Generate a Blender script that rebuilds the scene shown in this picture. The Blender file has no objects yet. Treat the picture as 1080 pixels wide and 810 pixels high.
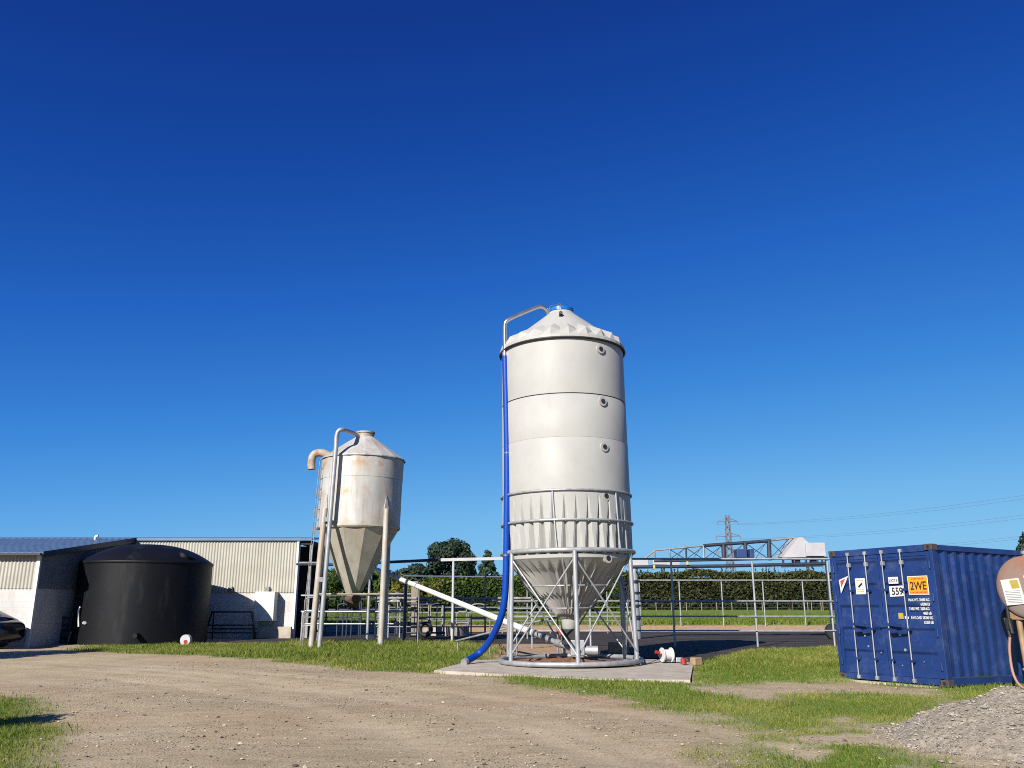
import bpy, math, random
import numpy as np
from mathutils import Vector, Matrix
random.seed(4); rng = np.random.default_rng(4)
R = math.radians
C = bpy.context.scene.collection
# ------------------------------------------------------------------ camera model (1080x810 photo pixels -> world)
F, H = 880.0, 1.5
PITCH = math.atan(232.5 / F)
def ray(px, py):
    u = (px - 540) / F; v = (405 - py) / F
    return (u, math.cos(PITCH) - v * math.sin(PITCH), math.sin(PITCH) + v * math.cos(PITCH))
def G(px, py, z=0.0):
    r = ray(px, py); t = (z - H) / r[2]; return Vector((r[0] * t, r[1] * t, z))
def P(px, py, Y):
    r = ray(px, py); t = Y / r[1]; return Vector((r[0] * t, Y, H + r[2] * t))
def Zp(py, Y): return P(540, py, Y).z
def Xp(px, py, Y): return P(px, py, Y).x

# ------------------------------------------------------------------ mesh builder
class MB:
    def __init__(s, M=None): s.v = []; s.f = []; s.s = []; s.M = M
    def add(s, vs, fs, smooth=False):
        b = len(s.v)
        for p in vs:
            p = Vector(p); s.v.append(s.M @ p if s.M is not None else p)
        for f in fs: s.f.append([b + i for i in f]); s.s.append(smooth)
        return s
    def box(s, x0, x1, y0, y1, z0, z1):
        vs = [(x, y, z) for z in (z0, z1) for y in (y0, y1) for x in (x0, x1)]
        return s.add(vs, [(0, 2, 3, 1), (4, 5, 7, 6), (0, 1, 5, 4), (2, 6, 7, 3), (0, 4, 6, 2), (1, 3, 7, 5)])
    def bbox(s, x0, x1, y0, y1, z0, z1, b=.01):        # box with chamfered vertical+horizontal edges
        import bmesh
        bm = bmesh.new(); bmesh.ops.create_cube(bm, size=1)
        for v in bm.verts:
            v.co = ((x0 + x1) / 2 + v.co.x * (x1 - x0), (y0 + y1) / 2 + v.co.y * (y1 - y0), (z0 + z1) / 2 + v.co.z * (z1 - z0))
        bmesh.ops.bevel(bm, geom=bm.edges[:], offset=b, segments=2, affect='EDGES', profile=.5)
        bm.verts.index_update()
        s.add([v.co.copy() for v in bm.verts], [[v.index for v in f.verts] for f in bm.faces]); bm.free(); return s
    def tube(s, pts, r, n=10, cap=True, r1=None):
        pts = [Vector(p) for p in pts]; m = len(pts); vs = []
        t0 = (pts[1] - pts[0]).normalized()
        u = t0.orthogonal().normalized()
        for i, p in enumerate(pts):
            if i == 0: t = t0
            elif i == m - 1: t = (pts[-1] - pts[-2]).normalized()
            else: t = ((pts[i + 1] - p).normalized() + (p - pts[i - 1]).normalized()).normalized()
            u = (u - t * u.dot(t)).normalized(); w = t.cross(u)
            rr = r if r1 is None else r + (r1 - r) * i / (m - 1)
            for k in range(n):
                a = 2 * math.pi * k / n; vs.append(p + (u * math.cos(a) + w * math.sin(a)) * rr)
        fs = [(i * n + k, i * n + (k + 1) % n, (i + 1) * n + (k + 1) % n, (i + 1) * n + k) for i in range(m - 1) for k in range(n)]
        s.add(vs, fs, True)
        if cap:
            s.add(vs[:n], [tuple(reversed(range(n)))]); s.add(vs[-n:], [tuple(range(n))])
        return s
    def bar(s, a, b, w, h):                           # square section between two points
        a = Vector(a); b = Vector(b); t = (b - a).normalized()
        u = t.cross(Vector((0, 0, 1)));  u = Vector((1, 0, 0)) if u.length < 1e-3 else u.normalized()
        k = u.cross(t); vs = [p + u * sx * w / 2 + k * sz * h / 2 for p in (a, b) for sx, sz in ((-1, -1), (1, -1), (1, 1), (-1, 1))]
        return s.add(vs, [(0, 1, 2, 3), (7, 6, 5, 4), (0, 4, 5, 1), (1, 5, 6, 2), (2, 6, 7, 3), (3, 7, 4, 0)])
    def ring(s, c, rad, r, n=72, m=8):
        c = Vector(c); vs = []; fs = []
        for i in range(n):
            a = 2 * math.pi * i / n
            for k in range(m):
                b = 2 * math.pi * k / m; q = rad + r * math.cos(b)
                vs.append(c + Vector((q * math.cos(a), q * math.sin(a), r * math.sin(b))))
        for i in range(n):
            for k in range(m):
                j = (i + 1) % n; l = (k + 1) % m; fs.append((i * m + k, j * m + k, j * m + l, i * m + l))
        return s.add(vs, fs, True)
    def lathe(s, prof, c=(0, 0, 0), n=64, smooth=True, fn=None, caps=False):
        # prof: [(r,z)]; consecutive profile pieces given as list of lists keep sharp creases
        c = Vector(c)
        if not isinstance(prof[0], list): prof = [prof]
        for pr in prof:
            vs = []; m = len(pr)
            for (r, z) in pr:
                for k in range(n):
                    a = 2 * math.pi * k / n
                    rr, zz = (r, z) if fn is None else fn(r, z, a)
                    vs.append(c + Vector((rr * math.sin(a), -rr * math.cos(a), zz)))
            fs = [(i * n + k, i * n + (k + 1) % n, (i + 1) * n + (k + 1) % n, (i + 1) * n + k) for i in range(m - 1) for k in range(n)]
            s.add(vs, fs, smooth)
        return s
    def disc(s, c, nrm, r, n=24, th=.01):
        c = Vector(c); nrm = Vector(nrm).normalized(); return s.tube([c, c + nrm * th], r, n)
    def extrude(s, poly, d):                          # poly: 3D points (planar), d: offset
        n = len(poly); d = Vector(d); a = [Vector(p) for p in poly]
        return s.add(a + [p + d for p in a], [tuple(range(n)), tuple(reversed(range(n, 2 * n)))] + [(i, n + i, n + (i + 1) % n, (i + 1) % n) for i in range(n)])
    def build(s, name, mat, parent=None, root=None):
        rl = ROOT.get(parent.name, Vector()) if parent is not None else Vector()
        if root is not None: rl = Vector(root)
        me = bpy.data.meshes.new(name)
        me.from_pydata([tuple(p - rl) for p in s.v], [], s.f); me.polygons.foreach_set('use_smooth', s.s)
        me.materials.append(mat); me.update()
        import bmesh
        bm = bmesh.new(); bm.from_mesh(me); bmesh.ops.recalc_face_normals(bm, faces=bm.faces[:]); bm.to_mesh(me); bm.free()
        o = bpy.data.objects.new(name, me); C.objects.link(o)
        if parent is not None: o.parent = parent
        else: o.location = rl
        ROOT[o.name] = rl
        return o
ROOT = {}
def tag(o, label=None, cat=None, group=None, kind=None):
    if label: o['label'] = label
    if cat: o['category'] = cat
    if group: o['group'] = group
    if kind: o['kind'] = kind
    return o
def thing(name, label, cat, loc, group=None):
    o = bpy.data.objects.new(name, None); C.objects.link(o); o.location = loc; o.empty_display_size = .2
    ROOT[o.name] = Vector(loc); return tag(o, label, cat, group)
def dup(root, loc, label=None):
    r = root.copy(); C.objects.link(r); r.location = loc; ROOT[r.name] = Vector(loc)
    if label: r['label'] = label
    def rec(src, dst):
        for ch in [c for c in bpy.data.objects if c.parent == src]:
            k = ch.copy(); C.objects.link(k); k.parent = dst; rec(ch, k)
    rec(root, r); return r
def np_mesh(name, verts, faces, mat, smooth=False, col=None):
    """verts (N,3) faces (M,k) numpy"""
    me = bpy.data.meshes.new(name); n = len(verts); m, k = faces.shape
    me.vertices.add(n); me.vertices.foreach_set('co', verts.astype(np.float32).ravel())
    me.loops.add(m * k); me.loops.foreach_set('vertex_index', faces.astype(np.int32).ravel())
    me.polygons.add(m); me.polygons.foreach_set('loop_start', np.arange(0, m * k, k, dtype=np.int32))
    me.polygons.foreach_set('use_smooth', np.full(m, smooth))
    me.update(calc_edges=True)
    if col is not None:
        at = me.color_attributes.new('tint', 'FLOAT_COLOR', 'POINT'); c4 = np.ones((n, 4), np.float32); c4[:, :3] = col
        at.data.foreach_set('color', c4.ravel())
    me.materials.append(mat); me.validate(); return me
def np_obj(name, me, parent=None):
    o = bpy.data.objects.new(name, me); C.objects.link(o)
    if parent is not None: o.parent = parent
    return o

# ------------------------------------------------------------------ materials
def new_mat(name):
    m = bpy.data.materials.new(name); m.use_nodes = True; nt = m.node_tree
    return m, nt, nt.nodes['Principled BSDF'], nt.nodes, nt.links
def node(N, t, **kw):
    n = N.new(t)
    for k, v in kw.items():
        if k in n.inputs: n.inputs[k].default_value = v
        else: setattr(n, k, v)
    return n
def ramp(N, L, src, stops):
    r = N.new('ShaderNodeValToRGB'); e = r.color_ramp.elements
    while len(e) < len(stops): e.new(.5)
    for i, (p, c) in enumerate(stops):
        e[i].position = p; e[i].color = (*c, 1) if len(c) == 3 else c
    L.new(src, r.inputs[0]); return r.outputs[0]
def coords(N, L, scale=(1, 1, 1), kind='Object'):
    t = N.new('ShaderNodeTexCoord'); mp = N.new('ShaderNodeMapping'); mp.inputs['Scale'].default_value = scale
    L.new(t.outputs[kind], mp.inputs[0]); return mp.outputs[0]
def noise(N, L, co, scale, detail=4, rough=.55):
    n = node(N, 'ShaderNodeTexNoise', Scale=scale, Detail=detail, Roughness=rough); L.new(co, n.inputs['Vector']); return n.outputs[0]
def mix(N, L, fac, a, b):
    m = N.new('ShaderNodeMix'); m.data_type = 'RGBA'
    for sock, val in ((m.inputs[0], fac), (m.inputs[6], a), (m.inputs[7], b)):
        if hasattr(val, 'is_output'): L.new(val, sock)
        else: sock.default_value = val if not isinstance(val, tuple) or len(val) == 4 else (*val, 1)
    return m.outputs[2]
def bump(N, L, b, h, strength=.3, dist=.02):
    n = node(N, 'ShaderNodeBump', Strength=strength, Distance=dist); L.new(h, n.inputs['Height']); L.new(n.outputs[0], b.inputs['Normal'])
def simple(name, c1, c2=None, rough=.5, metal=0, scale=3, stretch=(1, 1, 1), lo=.35, hi=.7, bmp=0, bscale=20, dirt=None, dlo=.55, dhi=.75, dscale=2, dstretch=(1, 1, 1), spec=.5, rust=None, rlo=.66, rhi=.74, rscale=3):
    m, nt, b, N, L = new_mat(name)
    c2 = c2 or tuple(x * .8 for x in c1)
    c1 = tuple(x * .86 for x in c1); c2 = tuple(x * .86 for x in c2)
    col = ramp(N, L, noise(N, L, coords(N, L, stretch), scale), [(lo, c2), (hi, c1)])
    if dirt:
        d = ramp(N, L, noise(N, L, coords(N, L, dstretch), dscale, 6, .65), [(dlo, (0, 0, 0)), (dhi, (1, 1, 1))])
        col = mix(N, L, d, col, (*dirt, 1))
    if rust:
        d2 = ramp(N, L, noise(N, L, coords(N, L, (1.3, 1.3, .7)), rscale, 9, .72), [(rlo, (0, 0, 0)), (rhi, (1, 1, 1))]); col = mix(N, L, d2, col, (*rust, 1))
    L.new(col, b.inputs['Base Color']); b.inputs['Roughness'].default_value = rough; b.inputs['Metallic'].default_value = metal
    b.inputs['Specular IOR Level'].default_value = spec
    if bmp: bump(N, L, b, noise(N, L, coords(N, L), bscale, 5), bmp)
    return m
M = {}
M['silo'] = simple('silo_plastic', (.395, .39, .365), (.355, .35, .325), .5, scale=1.2, dirt=(.28, .26, .22), dlo=.58, dhi=.95, dscale=1.5, dstretch=(2, 2, .25), bmp=.12, bscale=1.3, spec=.18)
M['galv'] = simple('galvanised_pipe', (.44, .45, .46), (.30, .31, .32), .45, .4, scale=6, stretch=(1, 1, .5), bmp=.05, bscale=60)
M['galv_dull'] = simple('weathered_pipe', (.30, .30, .29), (.17, .165, .16), .6, .2, scale=4, dirt=(.20, .12, .07), dlo=.6, dhi=.8, dscale=5)
M['steel'] = simple('stainless_pipe', (.72, .68, .64), (.58, .54, .50), .22, .9, scale=5)
M['dark_steel'] = simple('dark_painted_steel', (.035, .045, .075), (.02, .025, .04), .5, .1, scale=4)
M['blue_hose'] = simple('blue_hose', (.002, .05, .34), (.0015, .04, .28), .45, scale=8, bmp=.12, bscale=40, spec=.25)
M['blue_lid'] = simple('blue_lid', (.01, .15, .52), None, .3)
M['black'] = simple('black_rubber', (.012, .012, .013), (.02, .02, .02), .6)
M['white'] = simple('white_paint', (.66, .655, .63), (.56, .55, .52), .5, scale=4, dirt=(.45, .40, .32), dlo=.62, dhi=.85, dscale=4)
M['white_pipe'] = simple('white_plastic_pipe', (.70, .70, .69), (.62, .62, .60), .4, scale=3, dirt=(.5, .45, .38), dlo=.62, dhi=.9, dscale=3)
M['red'] = simple('red_plastic', (.36, .03, .025), None, .4)
M['tank'] = simple('black_plastic_tank', (.0040, .0046, .0072), (.0026, .0030, .0048), .55, scale=1.5, dirt=(.028, .029, .033), dlo=.54, dhi=.9, dscale=1.1, dstretch=(1.4, 1.4, .35), bmp=.15, bscale=3, spec=.22)
M['concrete'] = simple('concrete_pad', (.46, .41, .34), (.36, .31, .24), .9, scale=2.5, dirt=(.24, .19, .14), dlo=.52, dhi=.75, dscale=1.6, bmp=.25, bscale=45)
M['slab'] = simple('wet_yard_concrete', (.085, .072, .060), (.035, .030, .026), .85, scale=.8, stretch=(.4, 1.5, 1), dirt=(.02, .019, .019), dlo=.5, dhi=.7, dscale=.7, dstretch=(.5, 2, 1), bmp=.2, bscale=12, spec=.12)
M['feed'] = simple('spilled_grain', (.26, .12, .05), (.15, .065, .03), .95, scale=9, bmp=.5, bscale=50)
M['wood'] = simple('weathered_timber', (.30, .25, .19), (.19, .15, .11), .85, scale=6, stretch=(4, 4, .5), bmp=.2)
M['tan_post'] = simple('tan_painted_leg', (.34, .21, .115), (.24, .15, .08), .6, scale=6)
M['rust'] = simple('rusty_steel', (.40, .37, .31), (.28, .23, .17), .75, scale=4, dirt=(.28, .11, .04), dlo=.50, dhi=.66, dscale=3.5)
M['rust_dark'] = simple('dark_rusty_steel', (.12, .07, .045), (.06, .035, .025), .85, scale=8)
M['hay'] = simple('dry_timber', (.40, .28, .16), (.25, .16, .09), .9, scale=8)
M['orange'] = simple('orange_placard', (.80, .31, .01), (.74, .27, .01), .5)
M['ink'] = simple('black_ink', (.02, .015, .015), None, .6)
M['redink'] = simple('red_ink', (.45, .06, .02), None, .6)
M['yellow'] = simple('yellow_plastic', (.60, .54, .03), None, .45)
M['ochre'] = simple('ochre_ink', (.42, .32, .06), None, .55)
M['galv_roof'] = simple('blue_roof_sheet', (.12, .19, .29), (.09, .15, .24), .4, scale=1.5, dirt=(.05, .09, .14), dlo=.6, dhi=.85)
M['dark_trim'] = simple('dark_blue_trim', (.012, .018, .032), None, .5)
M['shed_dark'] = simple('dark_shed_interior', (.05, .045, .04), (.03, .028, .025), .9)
M['glass'] = simple('car_glass', (.01, .02, .06), None, .08, spec=.8)
M['car'] = simple('dark_car_paint', (.008, .012, .024), None, .18, spec=.6)
M['pinkhose'] = simple('faded_red_hose', (.38, .21, .16), (.30, .16, .12), .6)
M['cover'] = simple('grey_sheet_metal', (.46, .45, .46), (.38, .37, .385), .6, scale=2, dirt=(.33, .3, .28), dlo=.6, dhi=.85)
M['pylon'] = simple('pylon_steel', (.17, .15, .175), None, .7)
M['wire'] = simple('power_wire', (.10, .13, .18), None, .7)
M['lamp'] = simple('tail_lamp', (.45, .25, .27), None, .2)

def mat_old_silo():
    m, nt, b, N, L = new_mat('rust_streaked_white_steel')
    base = ramp(N, L, noise(N, L, coords(N, L, (1, 1, .4)), 1.6, 5), [(.3, (.30, .29, .265)), (.7, (.44, .435, .415))])
    streak = ramp(N, L, noise(N, L, coords(N, L, (3.2, 3.2, .22)), 1.5, 6, .7), [(.50, (0, 0, 0)), (.78, (1, 1, 1))])
    base = mix(N, L, streak, base, (.27, .20, .13, 1))
    patch = ramp(N, L, noise(N, L, coords(N, L, (1, 1, .8)), 1.3, 7, .65), [(.48, (0, 0, 0)), (.64, (1, 1, 1))])
    # rust gathers at the sheet seams (local heights)
    sep = N.new('ShaderNodeSeparateXYZ'); L.new(coords(N, L), sep.inputs[0])
    band = ramp(N, L, node(N, 'ShaderNodeMath', operation='FRACT').outputs[0], [(0, (0, 0, 0)), (1, (0, 0, 0))])
    mth = N.new('ShaderNodeMath'); mth.operation = 'PINGPONG'; mth.inputs[1].default_value = .55
    off = node(N, 'ShaderNodeMath', operation='ADD'); off.inputs[1].default_value = -.02
    L.new(sep.outputs[2], off.inputs[0]); L.new(off.outputs[0], mth.inputs[0])
    band = ramp(N, L, mth.outputs[0], [(.0, (1, 1, 1)), (.22, (.25, .25, .25)), (.5, (.12, .12, .12))])
    mul = N.new('ShaderNodeMath'); mul.operation = 'MULTIPLY'; L.new(patch, mul.inputs[0]); L.new(band, mul.inputs[1])
    col = mix(N, L, mul.outputs[0], base, (.32, .18, .065, 1))
    L.new(col, b.inputs['Base Color']); b.inputs['Roughness'].default_value = .55; b.inputs['Metallic'].default_value = .1
    bump(N, L, b, noise(N, L, coords(N, L), 2.0, 3), .15, .05)
    return m
M['oldsilo'] = mat_old_silo()
M['cone'] = simple('stained_hopper_steel', (.46, .425, .36), (.35, .31, .245), .6, .05, scale=1.6, stretch=(2, 2, .4), dirt=(.30, .17, .08), dlo=.58, dhi=.82, dscale=1.3, dstretch=(3, 3, .4))
M['legs'] = simple('pale_rusty_leg', (.44, .42, .38), (.33, .30, .25), .55, .1, scale=2, dirt=(.36, .17, .06), dlo=.56, dhi=.72, dscale=1.2, dstretch=(2, 2, .5))

def mat_block():
    m, nt, b, N, L = new_mat('white_painted_block')
    br = N.new('ShaderNodeTexBrick'); br.inputs['Scale'].default_value = 1
    br.inputs['Brick Width'].default_value = .4; br.inputs['Row Height'].default_value = .2; br.inputs['Mortar Size'].default_value = .006
    t = N.new('ShaderNodeTexCoord'); sep = N.new('ShaderNodeSeparateXYZ'); L.new(t.outputs['Object'], sep.inputs[0])
    ad = N.new('ShaderNodeMath'); ad.operation = 'ADD'; L.new(sep.outputs[0], ad.inputs[0]); L.new(sep.outputs[1], ad.inputs[1])
    cb = N.new('ShaderNodeCombineXYZ'); L.new(ad.outputs[0], cb.inputs[0]); L.new(sep.outputs[2], cb.inputs[1]); L.new(cb.outputs[0], br.inputs['Vector'])
    br.inputs['Color1'].default_value = (.46, .45, .435, 1); br.inputs['Color2'].default_value = (.43, .42, .405, 1); br.inputs['Mortar'].default_value = (.37, .355, .33, 1)
    d = ramp(N, L, noise(N, L, coords(N, L, (1, 1, .5)), 1.8, 6, .65), [(.5, (0, 0, 0)), (.8, (1, 1, 1))])
    col = mix(N, L, d, br.outputs[0], (.33, .30, .25, 1))
    L.new(col, b.inputs['Base Color']); b.inputs['Roughness'].default_value = .8; bump(N, L, b, br.outputs['Fac'], -.25, .006)
    return m
M['block'] = mat_block()
M['clad_shaded'] = simple('shaded_corrugated_sheet', (.15, .16, .185), (.11, .12, .14), .6, scale=1.5)  # side wall cladding: its shade is put into a darker sheet colour
M['clad'] = simple('cream_corrugated_sheet', (.42, .40, .335), (.36, .34, .285), .6, scale=1.5, dirt=(.27, .22, .15), dlo=.56, dhi=.85, dscale=1.2, dstretch=(3, 3, .35))
M['contblue'] = simple('blue_container_paint', (.009, .034, .150), (.006, .025, .11), .45, scale=2, dirt=(.045, .07, .15), dlo=.5, dhi=.85, dscale=2.2, bmp=.12, bscale=6, rust=(.10, .055, .035), rlo=.64, rhi=.70, rscale=3.5)
M['contdark'] = simple('dark_container_steel', (.03, .035, .05), (.08, .05, .035), .7, scale=9)

def mat_diesel():
    m, nt, b, N, L = new_mat('faded_primer_tank')
    sep = N.new('ShaderNodeSeparateXYZ'); L.new(coords(N, L), sep.inputs[0])
    n1 = noise(N, L, coords(N, L), 2.2, 5)
    ad = N.new('ShaderNodeMath'); ad.operation = 'MULTIPLY_ADD'; L.new(n1, ad.inputs[0]); ad.inputs[1].default_value = .9; L.new(sep.outputs[2], ad.inputs[2])
    col = ramp(N, L, ad.outputs[0], [(.0, (.30, .25, .22)), (.45, (.30, .24, .21))])
    mp = N.new('ShaderNodeMapRange'); mp.inputs['From Min'].default_value = 2.0; mp.inputs['From Max'].default_value = 3.0; L.new(ad.outputs[0], mp.inputs[0])
    col = ramp(N, L, mp.outputs[0], [(.0, (.20, .155, .13)), (.5, (.215, .14, .11)), (.75, (.21, .095, .06))])
    L.new(col, b.inputs['Base Color']); b.inputs['Roughness'].default_value = .7; return m
M['diesel'] = mat_diesel()

def mat_leaf(name, c1, c2, trans=.25):
    m, nt, b, N, L = new_mat(name)
    a = N.new('ShaderNodeAttribute'); a.attribute_name = 'tint'
    sp = N.new('ShaderNodeSeparateColor'); L.new(a.outputs['Color'], sp.inputs[0])
    col = mix(N, L, sp.outputs[0], (*c1, 1), (*c2, 1))
    L.new(col, b.inputs['Base Color']); b.inputs['Roughness'].default_value = .6
    b.inputs['Specular IOR Level'].default_value = .25
    tr = N.new('ShaderNodeBsdfTranslucent'); L.new(col, tr.inputs[0])
    ms = N.new('ShaderNodeMixShader'); ms.inputs[0].default_value = trans
    L.new(b.outputs[0], ms.inputs[1]); L.new(tr.outputs[0], ms.inputs[2]); L.new(ms.outputs[0], N['Material Output'].inputs[0])
    return m
M['grass'] = mat_leaf('grass_blades', (.085, .150, .012), (.34, .32, .085), .4)
M['hedge'] = mat_leaf('hedge_leaves', (.016, .022, .009), (.080, .088, .026))
M['hedge2'] = mat_leaf('green_hedge_leaves', (.015, .032, .008), (.085, .13, .022))
M['pine'] = mat_leaf('pine_needles', (.006, .014, .010), (.032, .055, .030), .1)
M['conif'] = mat_leaf('conifer_needles', (.012, .028, .016), (.06, .095, .05), .15)
M['bush'] = mat_leaf('yellow_green_leaves', (.03, .05, .008), (.23, .21, .03))
M['bark'] = simple('bark', (.09, .07, .05), None, .9)
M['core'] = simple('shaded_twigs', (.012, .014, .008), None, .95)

# ------------------------------------------------------------------ world, sun, camera
EXPO = .8; DENOISE = False
SUN_AZ, SUN_EL = 29.0, 30.0      # left of straight behind the camera
sc = bpy.context.scene
w = bpy.data.worlds.new('World'); sc.world = w; w.use_nodes = True
N, L = w.node_tree.nodes, w.node_tree.links
sky = N.new('ShaderNodeTexSky'); sky.sky_type = 'NISHITA'; sky.sun_disc = False
sky.sun_elevation = R(SUN_EL); sky.sun_rotation = R(180 + SUN_AZ); sky.altitude = 200
sky.air_density = 1.0; sky.dust_density = .25; sky.ozone_density = 3.0
bg = N['Background']; bg.inputs['Strength'].default_value = .10
sep = N.new('ShaderNodeSeparateColor'); L.new(sky.outputs[0], sep.inputs[0])
ml = N.new('ShaderNodeMath'); ml.operation = 'MULTIPLY'; ml.inputs[1].default_value = .1; L.new(sep.outputs[1], ml.inputs[0])
SKY = [(.12, (.0055, .034, .235)), (.17, (.0085, .066, .36)), (.247, (.018, .128, .53)), (.38, (.046, .24, .69)), (.53, (.10, .36, .78)), (.68, (.17, .47, .83)), (.85, (.23, .54, .85)), (1, (.25, .55, .84))]
sc_ = ramp(N, L, ml.outputs[0], SKY)            # a phone camera's rendition of the clear sky's colours
vm = N.new('ShaderNodeVectorMath'); vm.operation = 'SCALE'; vm.inputs['Scale'].default_value = 10 / 2 ** EXPO; L.new(sc_, vm.inputs[0])
L.new(vm.outputs[0], bg.inputs['Color'])
sd = bpy.data.lights.new('sun', 'SUN'); sd.energy = 5.0; sd.angle = R(.5); sd.color = (1, .945, .865)
so = bpy.data.objects.new('sun', sd); C.objects.link(so)
d = Vector((math.sin(R(SUN_AZ)) * math.cos(R(SUN_EL)), math.cos(R(SUN_AZ)) * math.cos(R(SUN_EL)), -math.sin(R(SUN_EL))))
so.rotation_euler = d.to_track_quat('-Z', 'Y').to_euler()
cam = bpy.data.cameras.new('camera'); co = bpy.data.objects.new('camera', cam); C.objects.link(co)
cam.sensor_width = 36; cam.lens = F / 1080 * 36; cam.clip_end = 6000; cam.clip_start = .1
co.location = (0, 0, H); co.rotation_euler = (R(90) + PITCH, 0, 0); sc.camera = co
sc.cycles.filter_width = 1.0; sc.cycles.use_denoising = DENOISE
sc.view_settings.view_transform = 'Standard'; sc.view_settings.look = 'None'; sc.view_settings.exposure = EXPO; sc.view_settings.gamma = 1

# ------------------------------------------------------------------ ground
def poly(pts): return np.array([tuple(G(*p))[:2] for p in pts])
def sdist(x, y, pl):
    """signed distance (positive inside) of arrays to polygon"""
    n = len(pl); dmin = np.full(x.shape, 1e9); ins = np.zeros(x.shape, bool)
    for i in range(n):
        ax, ay = pl[i]; bx, by = pl[(i + 1) % n]; ex, ey = bx - ax, by - ay
        t = np.clip(((x - ax) * ex + (y - ay) * ey) / (ex * ex + ey * ey + 1e-12), 0, 1)
        dmin = np.minimum(dmin, np.hypot(x - ax - t * ex, y - ay - t * ey))
        c = ((ay > y) != (by > y)) & (x < (bx - ax) * (y - ay) / (by - ay + 1e-12) + ax); ins ^= c
    return np.where(ins, dmin, -dmin)
def vnoise(x, y, s, seed=0):
    x = x / s + seed * 17.3; y = y / s + seed * 9.1
    xi = np.floor(x); yi = np.floor(y); fx = x - xi; fy = y - yi; fx = fx * fx * (3 - 2 * fx); fy = fy * fy * (3 - 2 * fy)
    def h(a, b): return np.modf(np.abs(np.sin(a * 127.1 + b * 311.7 + seed) * 43758.5453))[0]
    return (h(xi, yi) * (1 - fx) + h(xi + 1, yi) * fx) * (1 - fy) + (h(xi, yi + 1) * (1 - fx) + h(xi + 1, yi + 1) * fx) * fy
def fbm(x, y, s, seed=0): return sum(vnoise(x, y, s / 2 ** k, seed + k) * .5 ** (k + 1) for k in range(4)) / .9375
def pdist(x, y, pts):
    d = np.full(x.shape, 1e9)
    for (ax, ay), (bx, by) in zip(pts[:-1], pts[1:]):
        ex, ey = bx - ax, by - ay; t = np.clip(((x - ax) * ex + (y - ay) * ey) / (ex * ex + ey * ey), 0, 1); d = np.minimum(d, np.hypot(x - ax - t * ex, y - ay - t * ey))
    return d
RUTS = ([(.9, 5), (.5, 8), (-.6, 11), (-2.6, 14), (-5.6, 17.2), (-9, 20), (-13, 22.6), (-22, 26)], [(3.2, 5), (2.4, 9), (1.0, 12.2), (-1.4, 15), (-5, 18.2), (-9.5, 21.3), (-14, 23.4), (-22, 25)])
def rut_mask(x, y):
    m = np.zeros(x.shape)
    for p in RUTS: m = np.maximum(m, np.exp(-((pdist(x, y, p) - .78) / .22) ** 2))
    return m * (.45 + .9 * fbm(x, y, 1.3, 66)) * np.clip((40 - y) / 8, 0, 1)
SLAB = np.array([(-11.5, 34.2), (2.2, 34.2), (3.45, 24.4), (5.2, 23.9), (6.3, 26.2), (7.6, 28.9), (13, 30.2), (30, 31), (30, 48), (-11.5, 48)])
PAD = np.array([tuple(G(*p))[:2] for p in ((458, 708.5), (540, 713.5), (630, 717.5), (728, 719), (731, 703), (700, 695), (500, 697.5))])
GR = [poly(q) for q in (
    [(75, 685), (110, 689), (200, 691.5), (300, 697), (400, 706), (458, 709), (500, 698.5), (521, 690), (524, 682), (480, 678), (330, 678), (200, 679.5), (90, 681)],
    [(-260, 735), (0, 735), (38, 738), (58, 750), (76, 770), (68, 786), (62, 800), (45, 835), (-300, 900)],
    [(733, 703), (748, 697), (768, 690), (890, 684.5), (1000, 684), (1400, 686), (1400, 712), (890, 719), (735, 722)],
    [(500, 711.5), (600, 717), (735, 720), (745, 732), (800, 738), (880, 729), (1000, 734), (1012, 742), (960, 760), (880, 768), (800, 768), (740, 754), (640, 733), (540, 720)],
    [(770, 778), (850, 770), (930, 776), (1000, 808), (1090, 835), (840, 835)],
    [(890, 714), (1000, 722), (1090, 712), (1500, 715), (1500, 760), (1090, 744), (1000, 742), (985, 733)])]
GRW = [1, .95, 1, .9, .52, .95]
def grass_mask(x, y):
    n = fbm(x, y, 1.6, 3) - .5; n2 = fbm(x, y, .5, 8) - .5; g = np.zeros(x.shape)
    for pl, k, bi, na in zip(GR, GRW, (0, -.12, .1, .1, .05, .1), (1, .35, 1, 1, 1, 1)):
        d = sdist(x, y, pl) + bi; v = np.clip((d + (n * 1.15 + n2 * .9) * na + .32) / .8, 0, 1) * k
        if k < .6: v = v * np.clip((fbm(x, y, .8, 21) - .42) * 6, 0, 1) * 1.9
        g = np.maximum(g, np.clip(v, 0, 1))
    # bare strip before the container and worn patches
    d = sdist(x, y, poly([(715, 722.5), (800, 724), (885, 719), (1000, 728), (985, 736), (880, 731), (790, 733), (725, 729)]))
    g *= 1 - np.clip((d + n2 * .8 + .05) / .25, 0, 1) * .9
    d = sdist(x, y, poly([(858, 758), (895, 754), (915, 762), (880, 770)])); g *= 1 - np.clip((d + n2 * .5) / .2, 0, 1)
    d = sdist(x, y, PAD); g *= 1 - np.clip(d / .1 + 1, 0, 1)
    d = sdist(x, y, SLAB); g *= 1 - np.clip(d / .2 + 1, 0, 1)
    f = np.clip((y - 50.3) / 1.2 + n, 0, 1)
    return np.maximum(g, f)
def sm(t): t = np.clip(t, 0, 1); return t * t * (3 - 2 * t)
PILE = (5.7, 10.15)
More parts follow.
